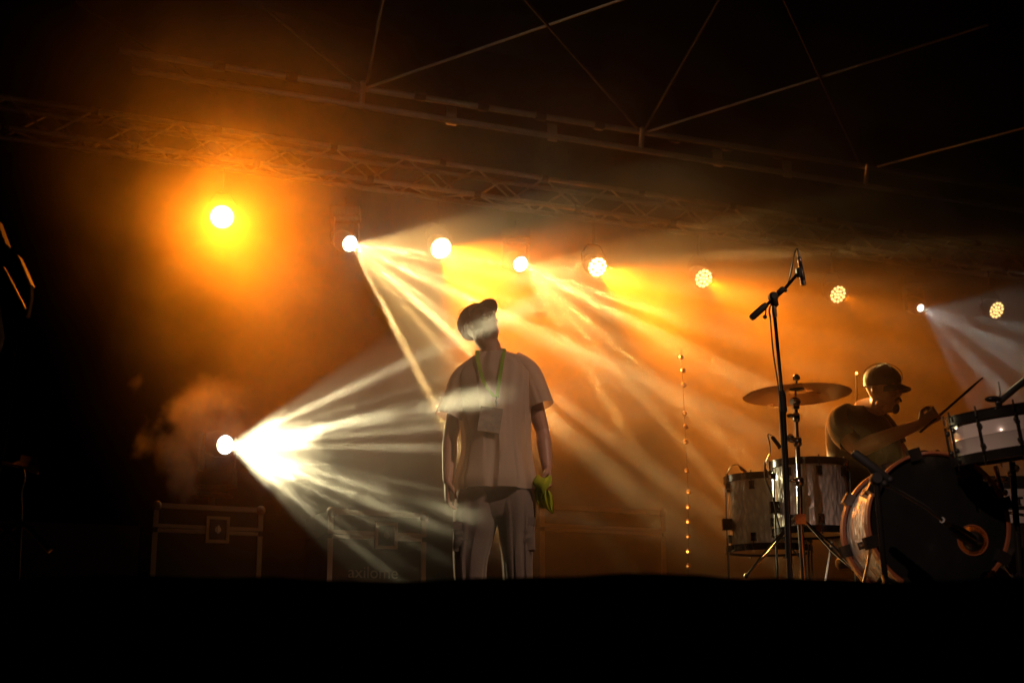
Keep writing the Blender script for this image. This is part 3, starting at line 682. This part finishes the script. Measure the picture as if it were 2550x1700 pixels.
def drummer():
    Y = 7.75
    Q = lambda px, py, dy=0.: P(px, py, Y) + V((0, dy, 0))
    fx = Q(2160, 1300).x; t = thing('person', (fx, Y, 0), 'drummer in a black T-shirt and cap bent over the kit, stick raised in his fist', 'person')
    b = MB(); X, m = head_xf(Q(2181, 1031, -.13), -46, -10, 4)
    head_geo(b, X, m)
    b.tube([Q(2140, 1060, .03), Q(2150, 1016, .0), X(-.015, 0, .02), X(-.02, 0, .09)], [.05, .055, .054, .05], 16, sub=2)
    zs = .50
    b.loft([ring_lr(Q(l, y), Q(r, y), d, 24) for l, r, y, d in ((2110, 2180, 1020, .05), (2080, 2195, 1045, .09), (2075, 2215, 1100, .11), (2080, 2220, 1180, .11), (2085, 2220, 1260, .12), (2085, 2225, 1330, .13))])
    for s_, kx in ((-1, 2150), (1, 2290)):         # thighs, knees, shins
        hip = Q(2150 + 25*s_, 1320, .0); kn = V((Q(kx, 1300).x, Y - .42, .50)); an = V((kn.x + .03, kn.y + .02, .10))
        b.tube([hip, hip.lerp(kn, .5), kn, kn.lerp(an, .4), an, an + V((.02, -.10, -.04))], [.095, .085, .062, .058, .042, .035], 12)
    LS, LE, LW = Q(2082, 1050, -.03), Q(2112, 1132, -.20), Q(2240, 1088, -.42)
    b.tube([LS, LS.lerp(LE, .5), LE, LE.lerp(LW, .25), LE.lerp(LW, .65), LW], [.058, .052, .044, .047, .036, .027], 14, sub=2)
    FS, FE, FW = Q(2205, 1050, .12), Q(2285, 1160, .10), Q(2350, 1150, -.20)
    b.tube([FS, FS.lerp(FE, .5), FE, FE.lerp(FW, .4), FW], [.055, .05, .042, .038, .027], 12)
    d = (LW - LE).normalized(); K = hand_geo(b, LW + d*.01, d + V((0, 0, .22)), V((.15, -1, -.35))*-1, 1.35, 1, 1.0)
    hand_geo(b, FW, (FW - FE), V((0, 0, -1)), .9, 1)
    body = b.build('body', M['skin'], t, voxel=.006); head_parts(X, m, body)
    cap_geo(X, m, M['dcap'], t, brim_len=.075, droop=.022, lift=-.012)
    b = MB(); b.ball(X(.084, 0, .010), .026, (.75, 1.0, 1.15), 12, m); b.tube([X(.099, -.028, .052), X(.104, 0, .068), X(.099, .028, .052)], .0065, 8, sub=3)
    b.build('goatee', M['hair'], body)
    rows = [(2113, 1004, 2168, 1010, .065, .0), (2098, 1014, 2186, 1022, .085, .0), (2073, 1029, 2205, 1040, .11, 0), (2058, 1052, 2220, 1062, .13, 0), (2056, 1095, 2238, 1100, .14, -.01), (2062, 1150, 2245, 1150, .145, -.01), (2066, 1210, 2242, 1210, .145, 0), (2068, 1280, 2238, 1280, .15, 0), (2070, 1340, 2232, 1340, .15, 0)]
    MB().loft(garment(rows, Q, 50, 96, cloth_folds(31), .09, dip=.03), caps=False).build('t_shirt', M['dshirt'], t)
    def slv(pts, rads, seed):
        f = cloth_folds(seed); b = MB(); n = 24; ps = resample([tuple(p) + (r,) for p, r in zip(pts, rads)], n); rr = []; u = V((0, 1, 0))
        for i, q in enumerate(ps):
            tg = (V(ps[min(i + 1, n)][:3]) - V(ps[max(i - 1, 0)][:3])).normalized(); u = (u - tg*u.dot(tg)).normalized(); v = tg.cross(u)
            rr.append([V(q[:3]) + (u*cos(2*pi*k/48) + v*sin(2*pi*k/48))*q[3]*(1 + .09*f(2*pi*k/48, i/n)) for k in range(48)])
        b.loft(rr, caps=False); b.build('sleeve', M['dshirt'], t)
    slv([Q(2115, 1026, -.01), Q(2088, 1048, -.04), Q(2084, 1082, -.10), Q(2099, 1112, -.165)], [.055, .066, .064, .060], 41)
    slv([Q(2190, 1035, .06), Q(2215, 1060, .12), Q(2245, 1105, .12)], [.06, .072, .066], 42)
    MB().tube([p for p in ring_lr(Q(2115, 1006), Q(2166, 1011), .064, 36, None, 0, .03)], .006, 6).build('collar', M['dshirt'], t)
    b = MB()
    for s_, kx in ((-1, 2150), (1, 2290)):
        hip = Q(2150 + 25*s_, 1325, .0); kn = V((Q(kx, 1300).x, Y - .42, .50)); an = V((kn.x + .03, kn.y + .02, .12))
        b.tube([hip, hip.lerp(kn, .5), kn, kn.lerp(an, .4), an], [.115, .105, .08, .075, .06], 16, sub=3)
    b.build('trousers', M['dshirt'], t)
    for s_, kx in ((-1, 2150), (1, 2290)):
        kn = V((Q(kx, 1300).x + .03, Y - .44, 0)); b = MB()
        b.loft([[kn + V((w_*cos(2*pi*k/16), -x, max(.002, .02 + h*sin(2*pi*k/16) + h*.6))) for k in range(16)] for x, w_, h in ((-.08, .03, .04), (0, .042, .05), (.10, .046, .03), (.18, .03, .018))]); b.build('shoe', M['rubber'], t)
    # stick held in the fist
    a, c = K(.052, .085, .026), None
    a = Q(2262, 1086, -.47); c = Q(2389, 978, -.40); dd = (c - a)
    st = MB(); L = dd.length; st.lathe([(.0045, -.10), (.0072, -.095), (.0072, L*.75), (.0055, L*.93), (.0042, L*.965), (.0062, L*.99), (.003, L + .004)], a, dd, 12)
    tag(st.build('drumstick', M['ply']), 'dark wooden drumstick sticking up right from the drummer\'s fist', 'drumstick')
    q = thing('drum_throne', (fx, Y + .02, 0), 'round drum stool under the drummer', 'stool')
    zt = Q(2150, 1385).z; zt = max(.40, zt)
    MB().lathe([(.16, -.07), (.175, -.05), (.175, -.02), (.15, 0)], (fx, Y + .03, .46), n=32).build('seat', M['rubber'], q)
    MB().tube([(fx, Y + .03, .39), (fx, Y + .03, .12)], .016, 10).build('post', M['chrome'], q)
    for k in range(3):
        a_ = R(30 + 120*k); MB().tube([(fx, Y + .03, .26), (fx + .24*cos(a_), Y + .03 + .24*sin(a_), .012)], .01, 6).build('leg', M['chrome'], q)
drummer()

# ------------------------------------------------------------------ drum kit
def frame(axis, ref=V((0, 0, 1))):
    a = V(axis).normalized(); s = a.cross(ref)
    s = (s if s.length > 1e-4 else V((1, 0, 0))).normalized(); return a, s, a.cross(s).normalized()
def drum(name, c, axis, rad, depth, shell, hoopm, label, lugs=8, headm='head', bottom='head', leg_z=None, tube_lug=False, rot0=0., hoop_h=.016, badge=None, bead=False):
    "c is the centre of the top head; the shell runs to c - axis*depth"
    a, s, u = frame(axis); t = thing(name, c - a*depth, label, 'drum')
    prof = [(rad, -depth + .012), (rad, -.012)]
    if bead: prof = [(rad, -depth + .012), (rad, -depth*.53), (rad + .003, -depth*.5), (rad, -depth*.47), (rad, -.012)]
    MB().lathe(prof, c, a, 72, caps=False).build('shell', shell, t)
    for z in (0, -depth):
        sg = 1 if z == 0 else -1
        b = MB(); b.lathe([(rad + .002, z - sg*.022), (rad + .011, z - sg*.022), (rad + .011, z + sg*(hoop_h - .008)), (rad + .014, z + sg*(hoop_h - .006)), (rad + .014, z + sg*(hoop_h - .002)), (rad + .004, z + sg*(hoop_h - .002)), (rad + .004, z)], c, a, 72, caps=False)
        b.build('hoop', hoopm, t)
        MB().lathe([(rad + .003, z + sg*.001), (rad*.6, z + sg*.0015), (.002, z + sg*.002)], c, a, 56, caps=False).build('drum_head', M[headm if z == 0 else bottom], t)
    for k in range(lugs):
        g = rot0 + 2*pi*k/lugs; rd = s*cos(g) + u*sin(g); tg = a.cross(rd)
        if tube_lug:
            b = MB(); b.tube([c + rd*(rad + .017) - a*.018, c + rd*(rad + .017) - a*(depth - .018)], .0055, 8); lg = b.build('tube_lug', M['gloss'], t)
            for q in (.26, .74):
                MB().ball(c + rd*(rad + .010) - a*(depth*q), .011, (1, 1, 1), 8).build('stud', M['gloss'], lg)
            b = MB()
            for z in (.012, -depth - .012): b.tube([c + rd*(rad + .017) + a*(z - .02), c + rd*(rad + .017) + a*(z + .02)], .004, 8)
            b.build('tension_rod', M['chrome'], lg)
        else:
            for q, sg in ((.055, 1), (depth - .055, -1)):
                b = MB(); b.loft([[c + rd*(rad + .004 + th) - a*(q + z) + tg*w_*j for z, w_, j in ((-.022, hw, -1), (0, hw*.8, -1), (.022, hw, -1), (.022, hw, 1), (0, hw*.8, 1), (-.022, hw, 1))] for th, hw in ((-.004, .014), (.014, .013))])
                lg = b.build('lug', M['gloss'], t)
                z0 = -q + .02*sg; z1 = (.02 if sg > 0 else -depth - .02)
                b = MB(); b.tube([c + rd*(rad + .014) + a*z0, c + rd*(rad + .014) + a*z1], .003, 6); b.ball(c + rd*(rad + .014) + a*z1, .0055, n=6); b.build('tension_rod', M['chrome'], lg)
    if badge is not None:
        rd = s*cos(badge) + u*sin(badge); MB().lathe([(.0125, 0), (.0125, .003), (.001, .004)], c + rd*(rad + .0005) - a*(depth*.27), rd, 16, caps=False).build('vent_badge', M['gloss'], t)
    if leg_z is not None:
        for g in leg_z:
            rd = s*cos(g) + u*sin(g); p = c + rd*(rad + .03)
            br = MB(); br.box(p - a*(depth*.66), (.05, .04, .06)).build('leg_bracket', M['gloss'], t)
            b = MB(); b.tube([p - a*(depth*.15), V((p.x, p.y, .05)), V((p.x, p.y, .02))], .0055, 8); b.build('leg', M['chrome'], t)
            MB().ball((p.x, p.y, .015), .014, n=8).build('rubber_foot', M['rubber'], t)
    return t
# two floor toms
Y = 7.75; zc = P(1905, 1192, Y)
drum('floor_tom', V((P(1908, 1190, Y).x, Y, P(1908, 1194, Y).z)), (0, 0, 1), .222, .385, M['pearl'], M['gloss'], 'lower left floor tom with white pearl wrap, partly behind the other floor tom', 8, leg_z=(R(72), R(200), R(320)), rot0=R(15))
Y = 7.30
drum('floor_tom', V((P(2013, 1155, Y).x, Y, P(2013, 1157, Y).z)), (0, 0, 1), .192, .352, M['pearl'], M['gloss'], 'taller white pearl tom directly behind the cymbal stand', 8, leg_z=(R(84), R(205), R(325)), rot0=R(48))
# kick drum
Y = 5.75; kc = P(2334, 1302, Y); kc.z = max(kc.z, .30)
ka = V((.02, -1, .0))
def kick():
    a, s, u = frame(ka); rad, dep = .268, .40
    t = thing('bass_drum', V((kc.x, kc.y, 0)), 'big bass drum with black front head and reddish hoops', 'drum')
    MB().lathe([(rad, -dep), (rad, -.01)], kc, a, 96, caps=False).build('shell', M['pearl'], t)
    for z in (-.005, -dep - .005):
        MB().lathe([(rad + .004, z - .02), (rad + .022, z - .02), (rad + .024, z), (rad + .022, z + .028), (rad + .012, z + .030), (rad + .006, z + .022)], kc, a, 96, caps=False).build('hoop', M['hoop'], t)
    # front head with a port hole
    pc = kc + V((P(2421, 1345, Y).x - kc.x, 0, P(2421, 1345, Y).z - kc.z)); off = pc - kc; rings = []
    for f in (1, .8, .6, .4, .2, 0):
        rings.append([kc + a*.006 + (s*cos(2*pi*k/72) + u*sin(2*pi*k/72))*(rad + .006)*f + off*(1 - f) + (s*cos(2*pi*k/72) + u*sin(2*pi*k/72))*.060*(1 - f) for k in range(72)])
    MB().loft(rings, caps=False).build('front_head', M['bhead'], t)
    MB().ring(pc + a*.008, .060, .0035, a, 40, 6).build('port_ring', M['hoop'], t)
    MB().lathe([(rad, -dep), (.002, -dep)], kc, a, 64, caps=False).build('rear_head', pmat('inner maple', (.22, .10, .03), .4, translucent=.25), t)
    for k in range(8):
        g = 2*pi*(k + .35)/8; rd = s*cos(g) + u*sin(g); tg = a.cross(rd)
        b = MB(); b.box(kc + rd*(rad + .018) + a*.004, (.05, .045, .05), (tg, a, rd)); cl = b.build('claw', M['gloss'], t)
        b = MB(); b.tube([kc + rd*(rad + .03) + a*.01, kc + rd*(rad + .03) - a*.11], .004, 6); b.build('tension_rod', M['chrome'], cl)
        MB().box(kc + rd*(rad + .012) - a*.13, (.03, .06, .03), (tg, a, rd)).build('lug', M['gloss'], t)
        MB().box(kc + rd*(rad + .018) - a*(dep - .004), (.05, .045, .05), (tg, a, rd)).build('claw', M['gloss'], t)
    for sx in (-1, 1):
        p0 = kc + V((sx*.25, .10, -.10)); p1 = V((kc.x + sx*.38, kc.y - .10, .01))
        MB().tube([p0, p1], .007, 8).build('spur', M['chrome'], t)
        MB().ball(p1, .013, n=8).build('rubber_foot', M['rubber'], t)
    b = MB(); b.ball(kc + V((-.02, .05, rad + .02)), .022, (1.2, 1, .8), 8); b.ball(kc + V((.035, .05, rad + .026)), .013, n=8); b.build('mount_block', M['chrome'], t)
kick()
# white tom with tube lugs, tilted
Y = 5.55; sc_ = P(2497, 1030, Y)
drum('rack_tom', sc_, V((-.14, -.06, 1)), .212, .165, M['white'], M['gloss'], 'shallow white drum with black hoops and rods at the right edge, tilted left', 10, tube_lug=True, rot0=R(4), badge=R(-118), hoop_h=.018, bead=True)

def stand_pole(b, pts, r, n=12): b.tube(pts, r, n)
# cymbal on its stand
Y = 6.95; cc = P(1984, 972, Y)
t = thing('cymbal', cc, 'large bronze crash cymbal seen from below beside the drummer', 'cymbal')
ax = V((-.03, .02, 1)); MB().lathe([(.006, .026), (.020, .026), (.036, .020), (.050, .006), (.10, .001), (.18, -.008), (.268, -.022), (.268, -.0232), (.18, -.0095), (.10, -.0005), (.050, .0042), (.036, .0175), (.020, .0235), (.006, .0235)], cc, ax, 96, caps=False).build('bow', M['brass'], t)
b = MB(); b.lathe([(.012, .024), (.018, .026), (.018, .034), (.008, .036)], cc, ax, 16); b.build('felt', M['rubber'], t)
t = thing('cymbal_stand', V((P(1993, 1400, Y).x, Y, 0)), 'chrome cymbal stand carrying the large bronze cymbal', 'cymbal stand')
T0 = P(1984, 945, Y); T1 = P(1981, 995, Y); T2 = P(1986, 1100, Y); T3 = P(1990, 1200, Y); T4 = P(1992, 1293, Y); T5 = V((T4.x + .01, Y, .10))
b = MB(); b.tube([T0, T1], .005, 8); b.build('rod', M['chrome'], t)
b = MB(); b.lathe([(.012, -.014), (.014, -.008), (.014, .010), (.010, .016)], P(1983, 940, Y), (0, 0, 1), 14); b.box(P(1983, 941, Y), (.036, .010, .018)); b.build('wing_nut', M['chrome'], t)
MB().lathe([(.02, -.004), (.035, -.01), (.038, -.016), (.02, -.02)], P(1984, 962, Y), (0, 0, 1), 20).build('cup', M['rubber'], t)
b = MB(); b.lathe([(.018, -.02), (.022, -.012), (.022, .012), (.018, .02)], T1 + V((-.004, -.01, -.012)), (1, .4, 0), 18); b.box(T1 + V((0, 0, -.03)), (.03, .03, .035)); b.build('tilter', M['chrome'], t)
MB().tube([T1 + V((0, 0, -.03)), T2], .0085, 12).build('upper_tube', M['chrome'], t)
MB().tube([T2, T3], .0115, 12).build('middle_tube', M['chrome'], t)
MB().tube([T3, T4, T5], .015, 14).build('lower_tube', M['chrome'], t)
for q, sz in ((T1.lerp(T2, .42), .017), (T2, .021), (T3, .024)):
    b = MB(); b.lathe([(sz*.8, -.022), (sz, -.016), (sz, .016), (sz*.8, .022)], q, (0, 0, 1), 16); b.ball(q + V((-.03, -.01, .006)), .012, (1.6, .7, 1), 8); b.tube([q, q + V((-.03, -.01, .006))], .005, 6); b.build('clamp', M['chrome'], t)
b = MB(); b.ball(P(1968, 1090, Y), .02, (1.0, .8, 1.1), 10); b.tube([P(1968, 1090, Y), T2], .007, 8); b.build('wing_bolt', M['chrome'], t)
b = MB(); b.box(P(1992, 1293, Y), (.05, .045, .05)); b.lathe([(.010, -.03), (.010, .03)], P(1978, 1292, Y), (0, 1, 0), 10); b.build('leg_collar', M['chrome'], t)
for (jx, jy, fx, fy, dy) in ((1980, 1292, 1850, 1437, -.10), (2004, 1296, 2118, 1400, -.12), (1995, 1300, 2030, 1400, .35)):
    j = P(jx, jy, Y); f = P(fx, fy, Y) + V((0, dy, 0)); f.z = max(.012, min(f.z, .30)); mid = j.lerp(f, .55)
    sd = V((0, .012, 0)); b = MB()
    for k in (-1, 1): b.tube([j + sd*k*.4, mid + sd*k + V((0, 0, -.012*k)), f], .006, 8)
    b.build('leg', M['chrome'], t)
    MB().ball(f, .012, n=8).build('rubber_foot', M['rubber'], t)
f0 = P(2030, 1391, Y); MB().tube([P(2072, 1350, Y), V((f0.x, Y - .05, .10))], .007, 8).build('brace', M['chrome'], t)

# tall boom microphone stand
Y = 6.3
t = thing('microphone_stand', V((P(1967, 1410, Y).x, Y, 0)), 'tall black boom stand rising in front of the cymbal', 'microphone stand')
A0, A1, A2 = P(1966, 1400, Y), P(1949, 1000, Y), P(1928, 775, Y)
b0 = V((A0.x, Y, .03))
MB().tube([b0, A0, P(1957, 1150, Y), P(1949, 1000, Y)], .0125, 12).build('lower_tube', M['gloss'], t)
MB().tube([A1, A2], .0085, 12).build('upper_tube', M['chrome'], t)
b = MB(); b.lathe([(.014, -.05), (.017, -.04), (.017, .03), (.012, .05)], A1, A2 - A1, 16); b.build('height_grip', M['rubber'], t)
b = MB(); b.lathe([(.011, -.03), (.013, -.01), (.011, .03)], A2, A2 - A1, 14); b.build('thread_collar', M['steel'], t)
piv = P(1925, 739, Y)
b = MB(); b.tube([A2 + V((0, 0, .02)), P(1930, 760, Y), piv], [.010, .018, .020], 10); b.lathe([(.018, -.02), (.022, -.01), (.022, .012), (.014, .02)], piv, (.2, -1, 0), 16)
b.tube([P(1908, 757, Y), P(1906, 786, Y)], .003, 6); b.ball(P(1905, 789, Y), .010, n=8); b.build('swivel', M['rubber'], t)
MB().tube([P(1888, 778, Y), P(1925, 745, Y), P(1955, 718, Y), P(1986, 682, Y)], .0075, 10).build('boom', M['gloss'], t)
b = MB(); b.lathe([(.012, 0), (.016, .01), (.016, .085), (.012, .10)], P(1870, 793, Y), P(1892, 773, Y) - P(1870, 793, Y), 14); b.build('counterweight', M['rubber'], t)
b = MB(); b.lathe([(.010, -.02), (.014, -.014), (.014, .014), (.010, .02)], P(1945, 724, Y), P(1955, 718, Y) - P(1925, 745, Y), 12); b.ball(P(1956, 723, Y), .009, n=8); b.build('boom_clutch', M['rubber'], t)
b = MB(); b.lathe([(.014, -.02), (.016, 0), (.014, .02)], P(1990, 679, Y), P(1999, 706, Y) - P(1992, 652, Y), 12); b.build('clip', M['rubber'], t)
b = MB(); b.lathe([(.010, 0), (.022, -.01), (.10, -.028), (.135, -.034), (.14, -.045)], V((A0.x, Y, .055)), (0, 0, 1), 32); b.build('base', M['gloss'], t)
q = thing('microphone', P(1993, 680, Y), 'slim pencil microphone pointing down at the tip of the tall boom', 'microphone')
m0, m1 = P(1990, 640, Y), P(2001, 709, Y)
MB().lathe([(.006, 0), (.0095, .006), (.0105, .03), (.0105, (m1 - m0).length*.55), (.0125, (m1 - m0).length*.6), (.0125, (m1 - m0).length)], m0, m1 - m0, 16).build('body', M['gloss'], q)
MB().lathe([(.0128, (m1 - m0).length*.86), (.0128, (m1 - m0).length + .001), (.002, (m1 - m0).length + .003)], m0, m1 - m0, 16).build('grille', M['steel'], q)
MB().tube([m0, P(1988, 628, Y)], .0075, 10).build('connector', M['steel'], q)
ca = MB(); ca.tube([P(1988, 630, Y), P(1985, 619, Y), P(1979, 630, Y), P(1972, 665, Y), P(1964, 700, Y), P(1950, 726, Y), P(1918, 762, Y), P(1919, 800, Y), P(1926, 880, Y), P(1938, 960, Y), P(1943, 1040, Y), P(1951, 1180, Y - .02), P(1958, 1390, Y - .02)], .0034, 6, sub=5)
tag(ca.build('microphone_cable', M['rubber']), 'thin black cable running down the tall boom stand', 'cable')

# kick drum microphone on its short boom
Y = 5.25
t = thing('microphone_stand', V((P(2195, 1400, Y).x, Y, 0)), 'short black boom stand at the left rim of the bass drum', 'microphone stand')
B0, B1 = P(2182, 1192, Y), P(2199, 1387, Y)
MB().tube([B0, B1, V((B1.x + .01, Y, .05))], .011, 12).build('pole', M['gloss'], t)
MB().tube([P(2150, 1147, Y), B0, P(2300, 1258, Y), P(2346, 1294, Y)], .0065, 10).build('boom', M['gloss'], t)
MB().lathe([(.012, 0), (.0165, .012), (.0165, .16), (.012, .17)], P(2124, 1125, Y), P(2182, 1170, Y) - P(2124, 1125, Y), 14).build('counterweight', M['rubber'], t)
b = MB(); b.lathe([(.018, -.022), (.024, -.012), (.024, .012), (.018, .022)], B0, (0, 1, 0), 16); b.ball(B0 + V((.025, -.02, -.02)), .013, n=8); b.ball(B0 + V((.05, -.01, -.004)), .013, n=8); b.build('swivel', M['rubber'], t)
for k, (dx, dy) in enumerate(((-.11, .12), (.26, -.04), (-.05, -.30))):
    MB().tube([V((B1.x - .004, Y, .17)), V((B1.x + dx, Y + dy, .012))], .008, 8).build('leg', M['black'], t)
    MB().ball((B1.x + dx, Y + dy, .012), .013, n=8).build('rubber_foot', M['rubber'], t)
q = thing('microphone', P(2400, 1330, Y + .2), 'bulbous bass drum microphone aimed into the port hole', 'microphone')
k0, k1, k2 = P(2346, 1294, Y), P(2392, 1330, Y + .16), P(2424, 1347, Y + .28)
MB().tube([k0, k0.lerp(k1, .35)], .011, 10).build('connector', M['steel'], q)
MB().lathe([(.008, 0), (.011, .02), (.019, .06), (.024, .12), (.026, (k2 - k0).length*.82)], k0.lerp(k1, .3), k2 - k0, 18).build('body', M['gloss'], q)
MB().ball(k2, .040, (1, 1, 1), 16).build('grille', M['steel'], q)

# clip microphones on the toms
def clip_mic(pts, m0, m1, label, r=.010):
    t = thing('clip_microphone', pts[0], label, 'microphone', 'small microphones clipped to the drums')
    MB().tube(pts, .0035, 6, sub=4).build('gooseneck', M['chrome'], t)
    MB().lathe([(r*.6, 0), (r, .008), (r, (m1 - m0).length*.8), (r*1.25, (m1 - m0).length)], m0, m1 - m0, 12).build('capsule', M['brass'] if r < .0095 else M['gloss'], t)
    MB().box(pts[0], (.025, .02, .03)).build('clamp', M['chrome'], t)
Y = 7.6
clip_mic([P(1812, 1210, Y), P(1810, 1185, Y), P(1820, 1162, Y), P(1835, 1156, Y), P(1843, 1163, Y)], P(1842, 1162, Y), P(1858, 1176, Y), 'slim gooseneck microphone arching over the lower left tom', .009)
Y = 7.0
clip_mic([P(1924, 1185, Y), P(1905, 1165, Y), P(1912, 1140, Y), P(1917, 1128, Y), P(1917, 1105, Y), P(1912, 1082, Y), P(1922, 1084, Y)], P(1922, 1086, Y), P(1944, 1115, Y), 'microphone on a looped chrome neck above the taller pearl tom', .0105)
b = MB(); b.tube([P(1905, 1150, Y), P(1906, 1190, Y), P(1925, 1240, Y - .05), P(1938, 1300, Y - .05), P(1955, 1345, Y - .02), P(1990, 1385, Y)], .004, 6, sub=5)
tag(b.build('microphone_cable', M['rubber']), 'black cable looping down in front of the pearl toms', 'cable')
# hardware at the right edge
Y = 5.75
t = thing('drum_stand', V((P(2528, 1400, Y).x, Y, 0)), 'chrome stand with black sleeve under the white drum at the right edge', 'drum stand')
MB().tube([P(2520, 1150, Y), P(2534, 1340, Y), V((P(2536, 1400, Y).x, Y, .05))], .013, 12).build('pole', M['gloss'], t)
MB().tube([P(2478, 1160, Y), P(2497, 1228, Y)], .010, 10).build('arm', M['chrome'], t)
b = MB()
for px, py, s_ in ((2453, 1192, .016), (2466, 1204, .014), (2476, 1196, .013), (2500, 1197, .014), (2484, 1212, .012), (2502, 1226, .014), (2530, 1166, .016), (2514, 1180, .012)): b.ball(P(px, py, Y), s_, n=8)
b.tube([P(2450, 1194, Y), P(2505, 1200, Y)], .007, 8); b.build('clamp', M['chrome'], t)
MB().tube([P(2500, 1290, Y), P(2514, 1276, Y), P(2550, 1282, Y)], .006, 8).build('cross_arm', M['chrome'], t)
for dx, dy in ((-.22, -.1), (.22, -.1), (0, .25)): MB().tube([V((P(2536, 1400, Y).x, Y, .22)), V((P(2536, 1400, Y).x + dx, Y + dy, .012))], .008, 8).build('leg', M['gloss'], t)
Y = 5.35
t = thing('microphone_boom', P(2492, 1000, Y), 'black boom arm with a clamp and antenna above the white drum at the right edge', 'microphone stand')
MB().tube([P(2488, 1000, Y), P(2530, 965, Y), P(2620, 895, Y)], .013, 10).build('arm', M['rubber'], t)
b = MB(); b.ball(P(2474, 994, Y), .022, (1.6, 1, .6), 10); b.ball(P(2487, 1003, Y), .016, n=8); b.build('clamp', M['gloss'], t)
MB().tube([P(2486, 950, Y), P(2491, 979, Y), P(2486, 1004, Y), P(2477, 1018, Y)], .0036, 8).build('rod', M['chrome'], t)
MB().tube([P(2620, 895, Y), V((P(2640, 1300, Y).x, Y, .02))], .012, 10).build('pole', M['gloss'], t)
# amplifier with white panels behind
Y = 6.6
t = thing('amplifier', V((P(2530, 1400, Y).x, Y + .2, 0)), 'black amplifier head with white panels and bold lettering behind the bass drum', 'amplifier')
c = P(2560, 1262, Y); MB().box(c + V((0, .18, -.02)), (.42, .30, .34)).build('cabinet', M['black'], t, smooth=False)
MB().box(V((c.x, Y + .18, (c.z - .19)/2)), (.5, .36, max(.1, c.z - .19))).build('speaker_cabinet', M['ply'], t, smooth=False)
for py, h in ((1224, .034), (1245, .048), (1276, .03), (1292, .03)):
    MB().box(P(2560, py, Y) + V((0, .022, 0)), (.36, .006, h)).build('panel', M['panel'], t, smooth=False)
b = MB(); q = P(2541, 1245, Y) + V((0, .016, 0)); b.box(q + V((0, 0, .014)), (.036, .004, .008)); b.box(q + V((0, 0, -.002)), (.009, .004, .032)); b.box(q + V((0, 0, -.018)), (.02, .004, .005)); b.build('letter', M['black'], t, smooth=False)
b = MB(); q = P(2524, 1245, Y) + V((0, .016, 0)); b.box(q, (.009, .004, .04)); b.box(q + V((.006, 0, .01)), (.008, .004, .012)); b.build('letter', M['red'], t, smooth=False)

# ------------------------------------------------------------------ dim gear at the left edge
Y = 5.0
t = thing('speaker_monitor', P(20, 680, Y), 'dark tilted speaker cabinet cut off by the left edge of the picture', 'speaker')
o_ = P(72, 705, Y) + V((-.12, .02, -.02)); e1 = (P(-60, 470, Y) - o_); e2 = V((-.05, .25, -.12)); e3 = (P(60, 752, Y) - o_)*1.0
b = MB(); n1 = e1; b.add([o_, o_ + e1, o_ + e1 + e2, o_ + e2, o_ + V((-.06, 0, -.30)), o_ + e1 + V((-.06, 0, -.45)), o_ + e1 + e2 + V((-.06, 0, -.45)), o_ + e2 + V((-.06, 0, -.30))], [(0, 1, 2, 3), (7, 6, 5, 4), (0, 4, 5, 1), (3, 2, 6, 7), (0, 3, 7, 4), (1, 5, 6, 2)]); b.build('cabinet', M['cloth'], t, smooth=False)
def ribbon(pts, dy, parent):                       # metal edge strip: a flat bar lying along the cabinet's side
    rr = []
    for p in pts: rr.append([p, p + V((0, dy, 0)), p + V((-.006, dy, -.003)), p + V((-.006, 0, -.003))])
    MB().loft(rr).build('trim', M['dimalu'], parent, smooth=False)
ribbon([P(44, 634, Y), P(52, 650, Y), P(77, 708, Y)], .05, t)
ribbon([P(-8, 545, Y), P(14, 606, Y)], .06, t)
ribbon([P(8, 662, Y - .03), P(35, 712, Y - .03), P(62, 765, Y - .03)], .022, t)
ribbon([P(77, 710, Y), P(77, 740, Y), P(68, 785, Y)], .03, t)
t = thing('speaker_pole', V((P(-5, 1200, Y).x, Y, 0)), 'thin leaning metal pole under the dark speaker at the left edge', 'pole')
MB().tube([P(58, 820, Y), P(20, 1040, Y), P(-6, 1200, Y), V((P(-25, 1400, Y).x, Y, .02))], .0075, 8).build('tube', M['gloss'], t)
MB().tube([P(40, 850, Y + .05), P(8, 1060, Y + .05), P(-20, 1200, Y + .05)], .006, 8).build('inner_tube', M['gloss'], t)
t = thing('lectern_lamp_stand', V((P(50, 1400, Y).x, Y, 0)), 'small dim music stand with crumpled pages near the left edge', 'music stand')
b = MB(); g = [P(32, 1155, Y), P(90, 1175, Y), P(100, 1150, Y), P(92, 1137, Y), P(60, 1150, Y + .1)]
b.loft([[P(30, 1153, Y), P(62, 1166, Y), P(94, 1177, Y)], [P(50, 1146, Y + .10), P(80, 1155, Y + .08), P(100, 1156, Y + .06)], [P(52, 1132, Y + .18), P(80, 1137, Y + .16), P(93, 1136, Y + .12)]], caps=False, closed=False); b.build('sheet', M['badge'], t)
MB().tube([P(8, 1152, Y), P(60, 1163, Y), P(96, 1178, Y)], .005, 8).build('ledge', M['rail'], t)
MB().tube([P(50, 1165, Y), P(58, 1190, Y), P(48, 1230, Y), P(50, 1290, Y), V((P(52, 1330, Y).x, Y, .10))], [.012, .009, .010, .009, .012], 10, sub=4).build('neck', M['gloss'], t)
for a in (((50, 1300), (75, 1318), (125, 1372)), ((48, 1302), (20, 1320), (-20, 1372)), ((5, 1310), (25, 1325), (45, 1348))):
    MB().tube([P(*a[0], Y), P(*a[1], Y), P(*a[2], Y)], .010, 8, sub=4).build('leg', M['gloss'], t)
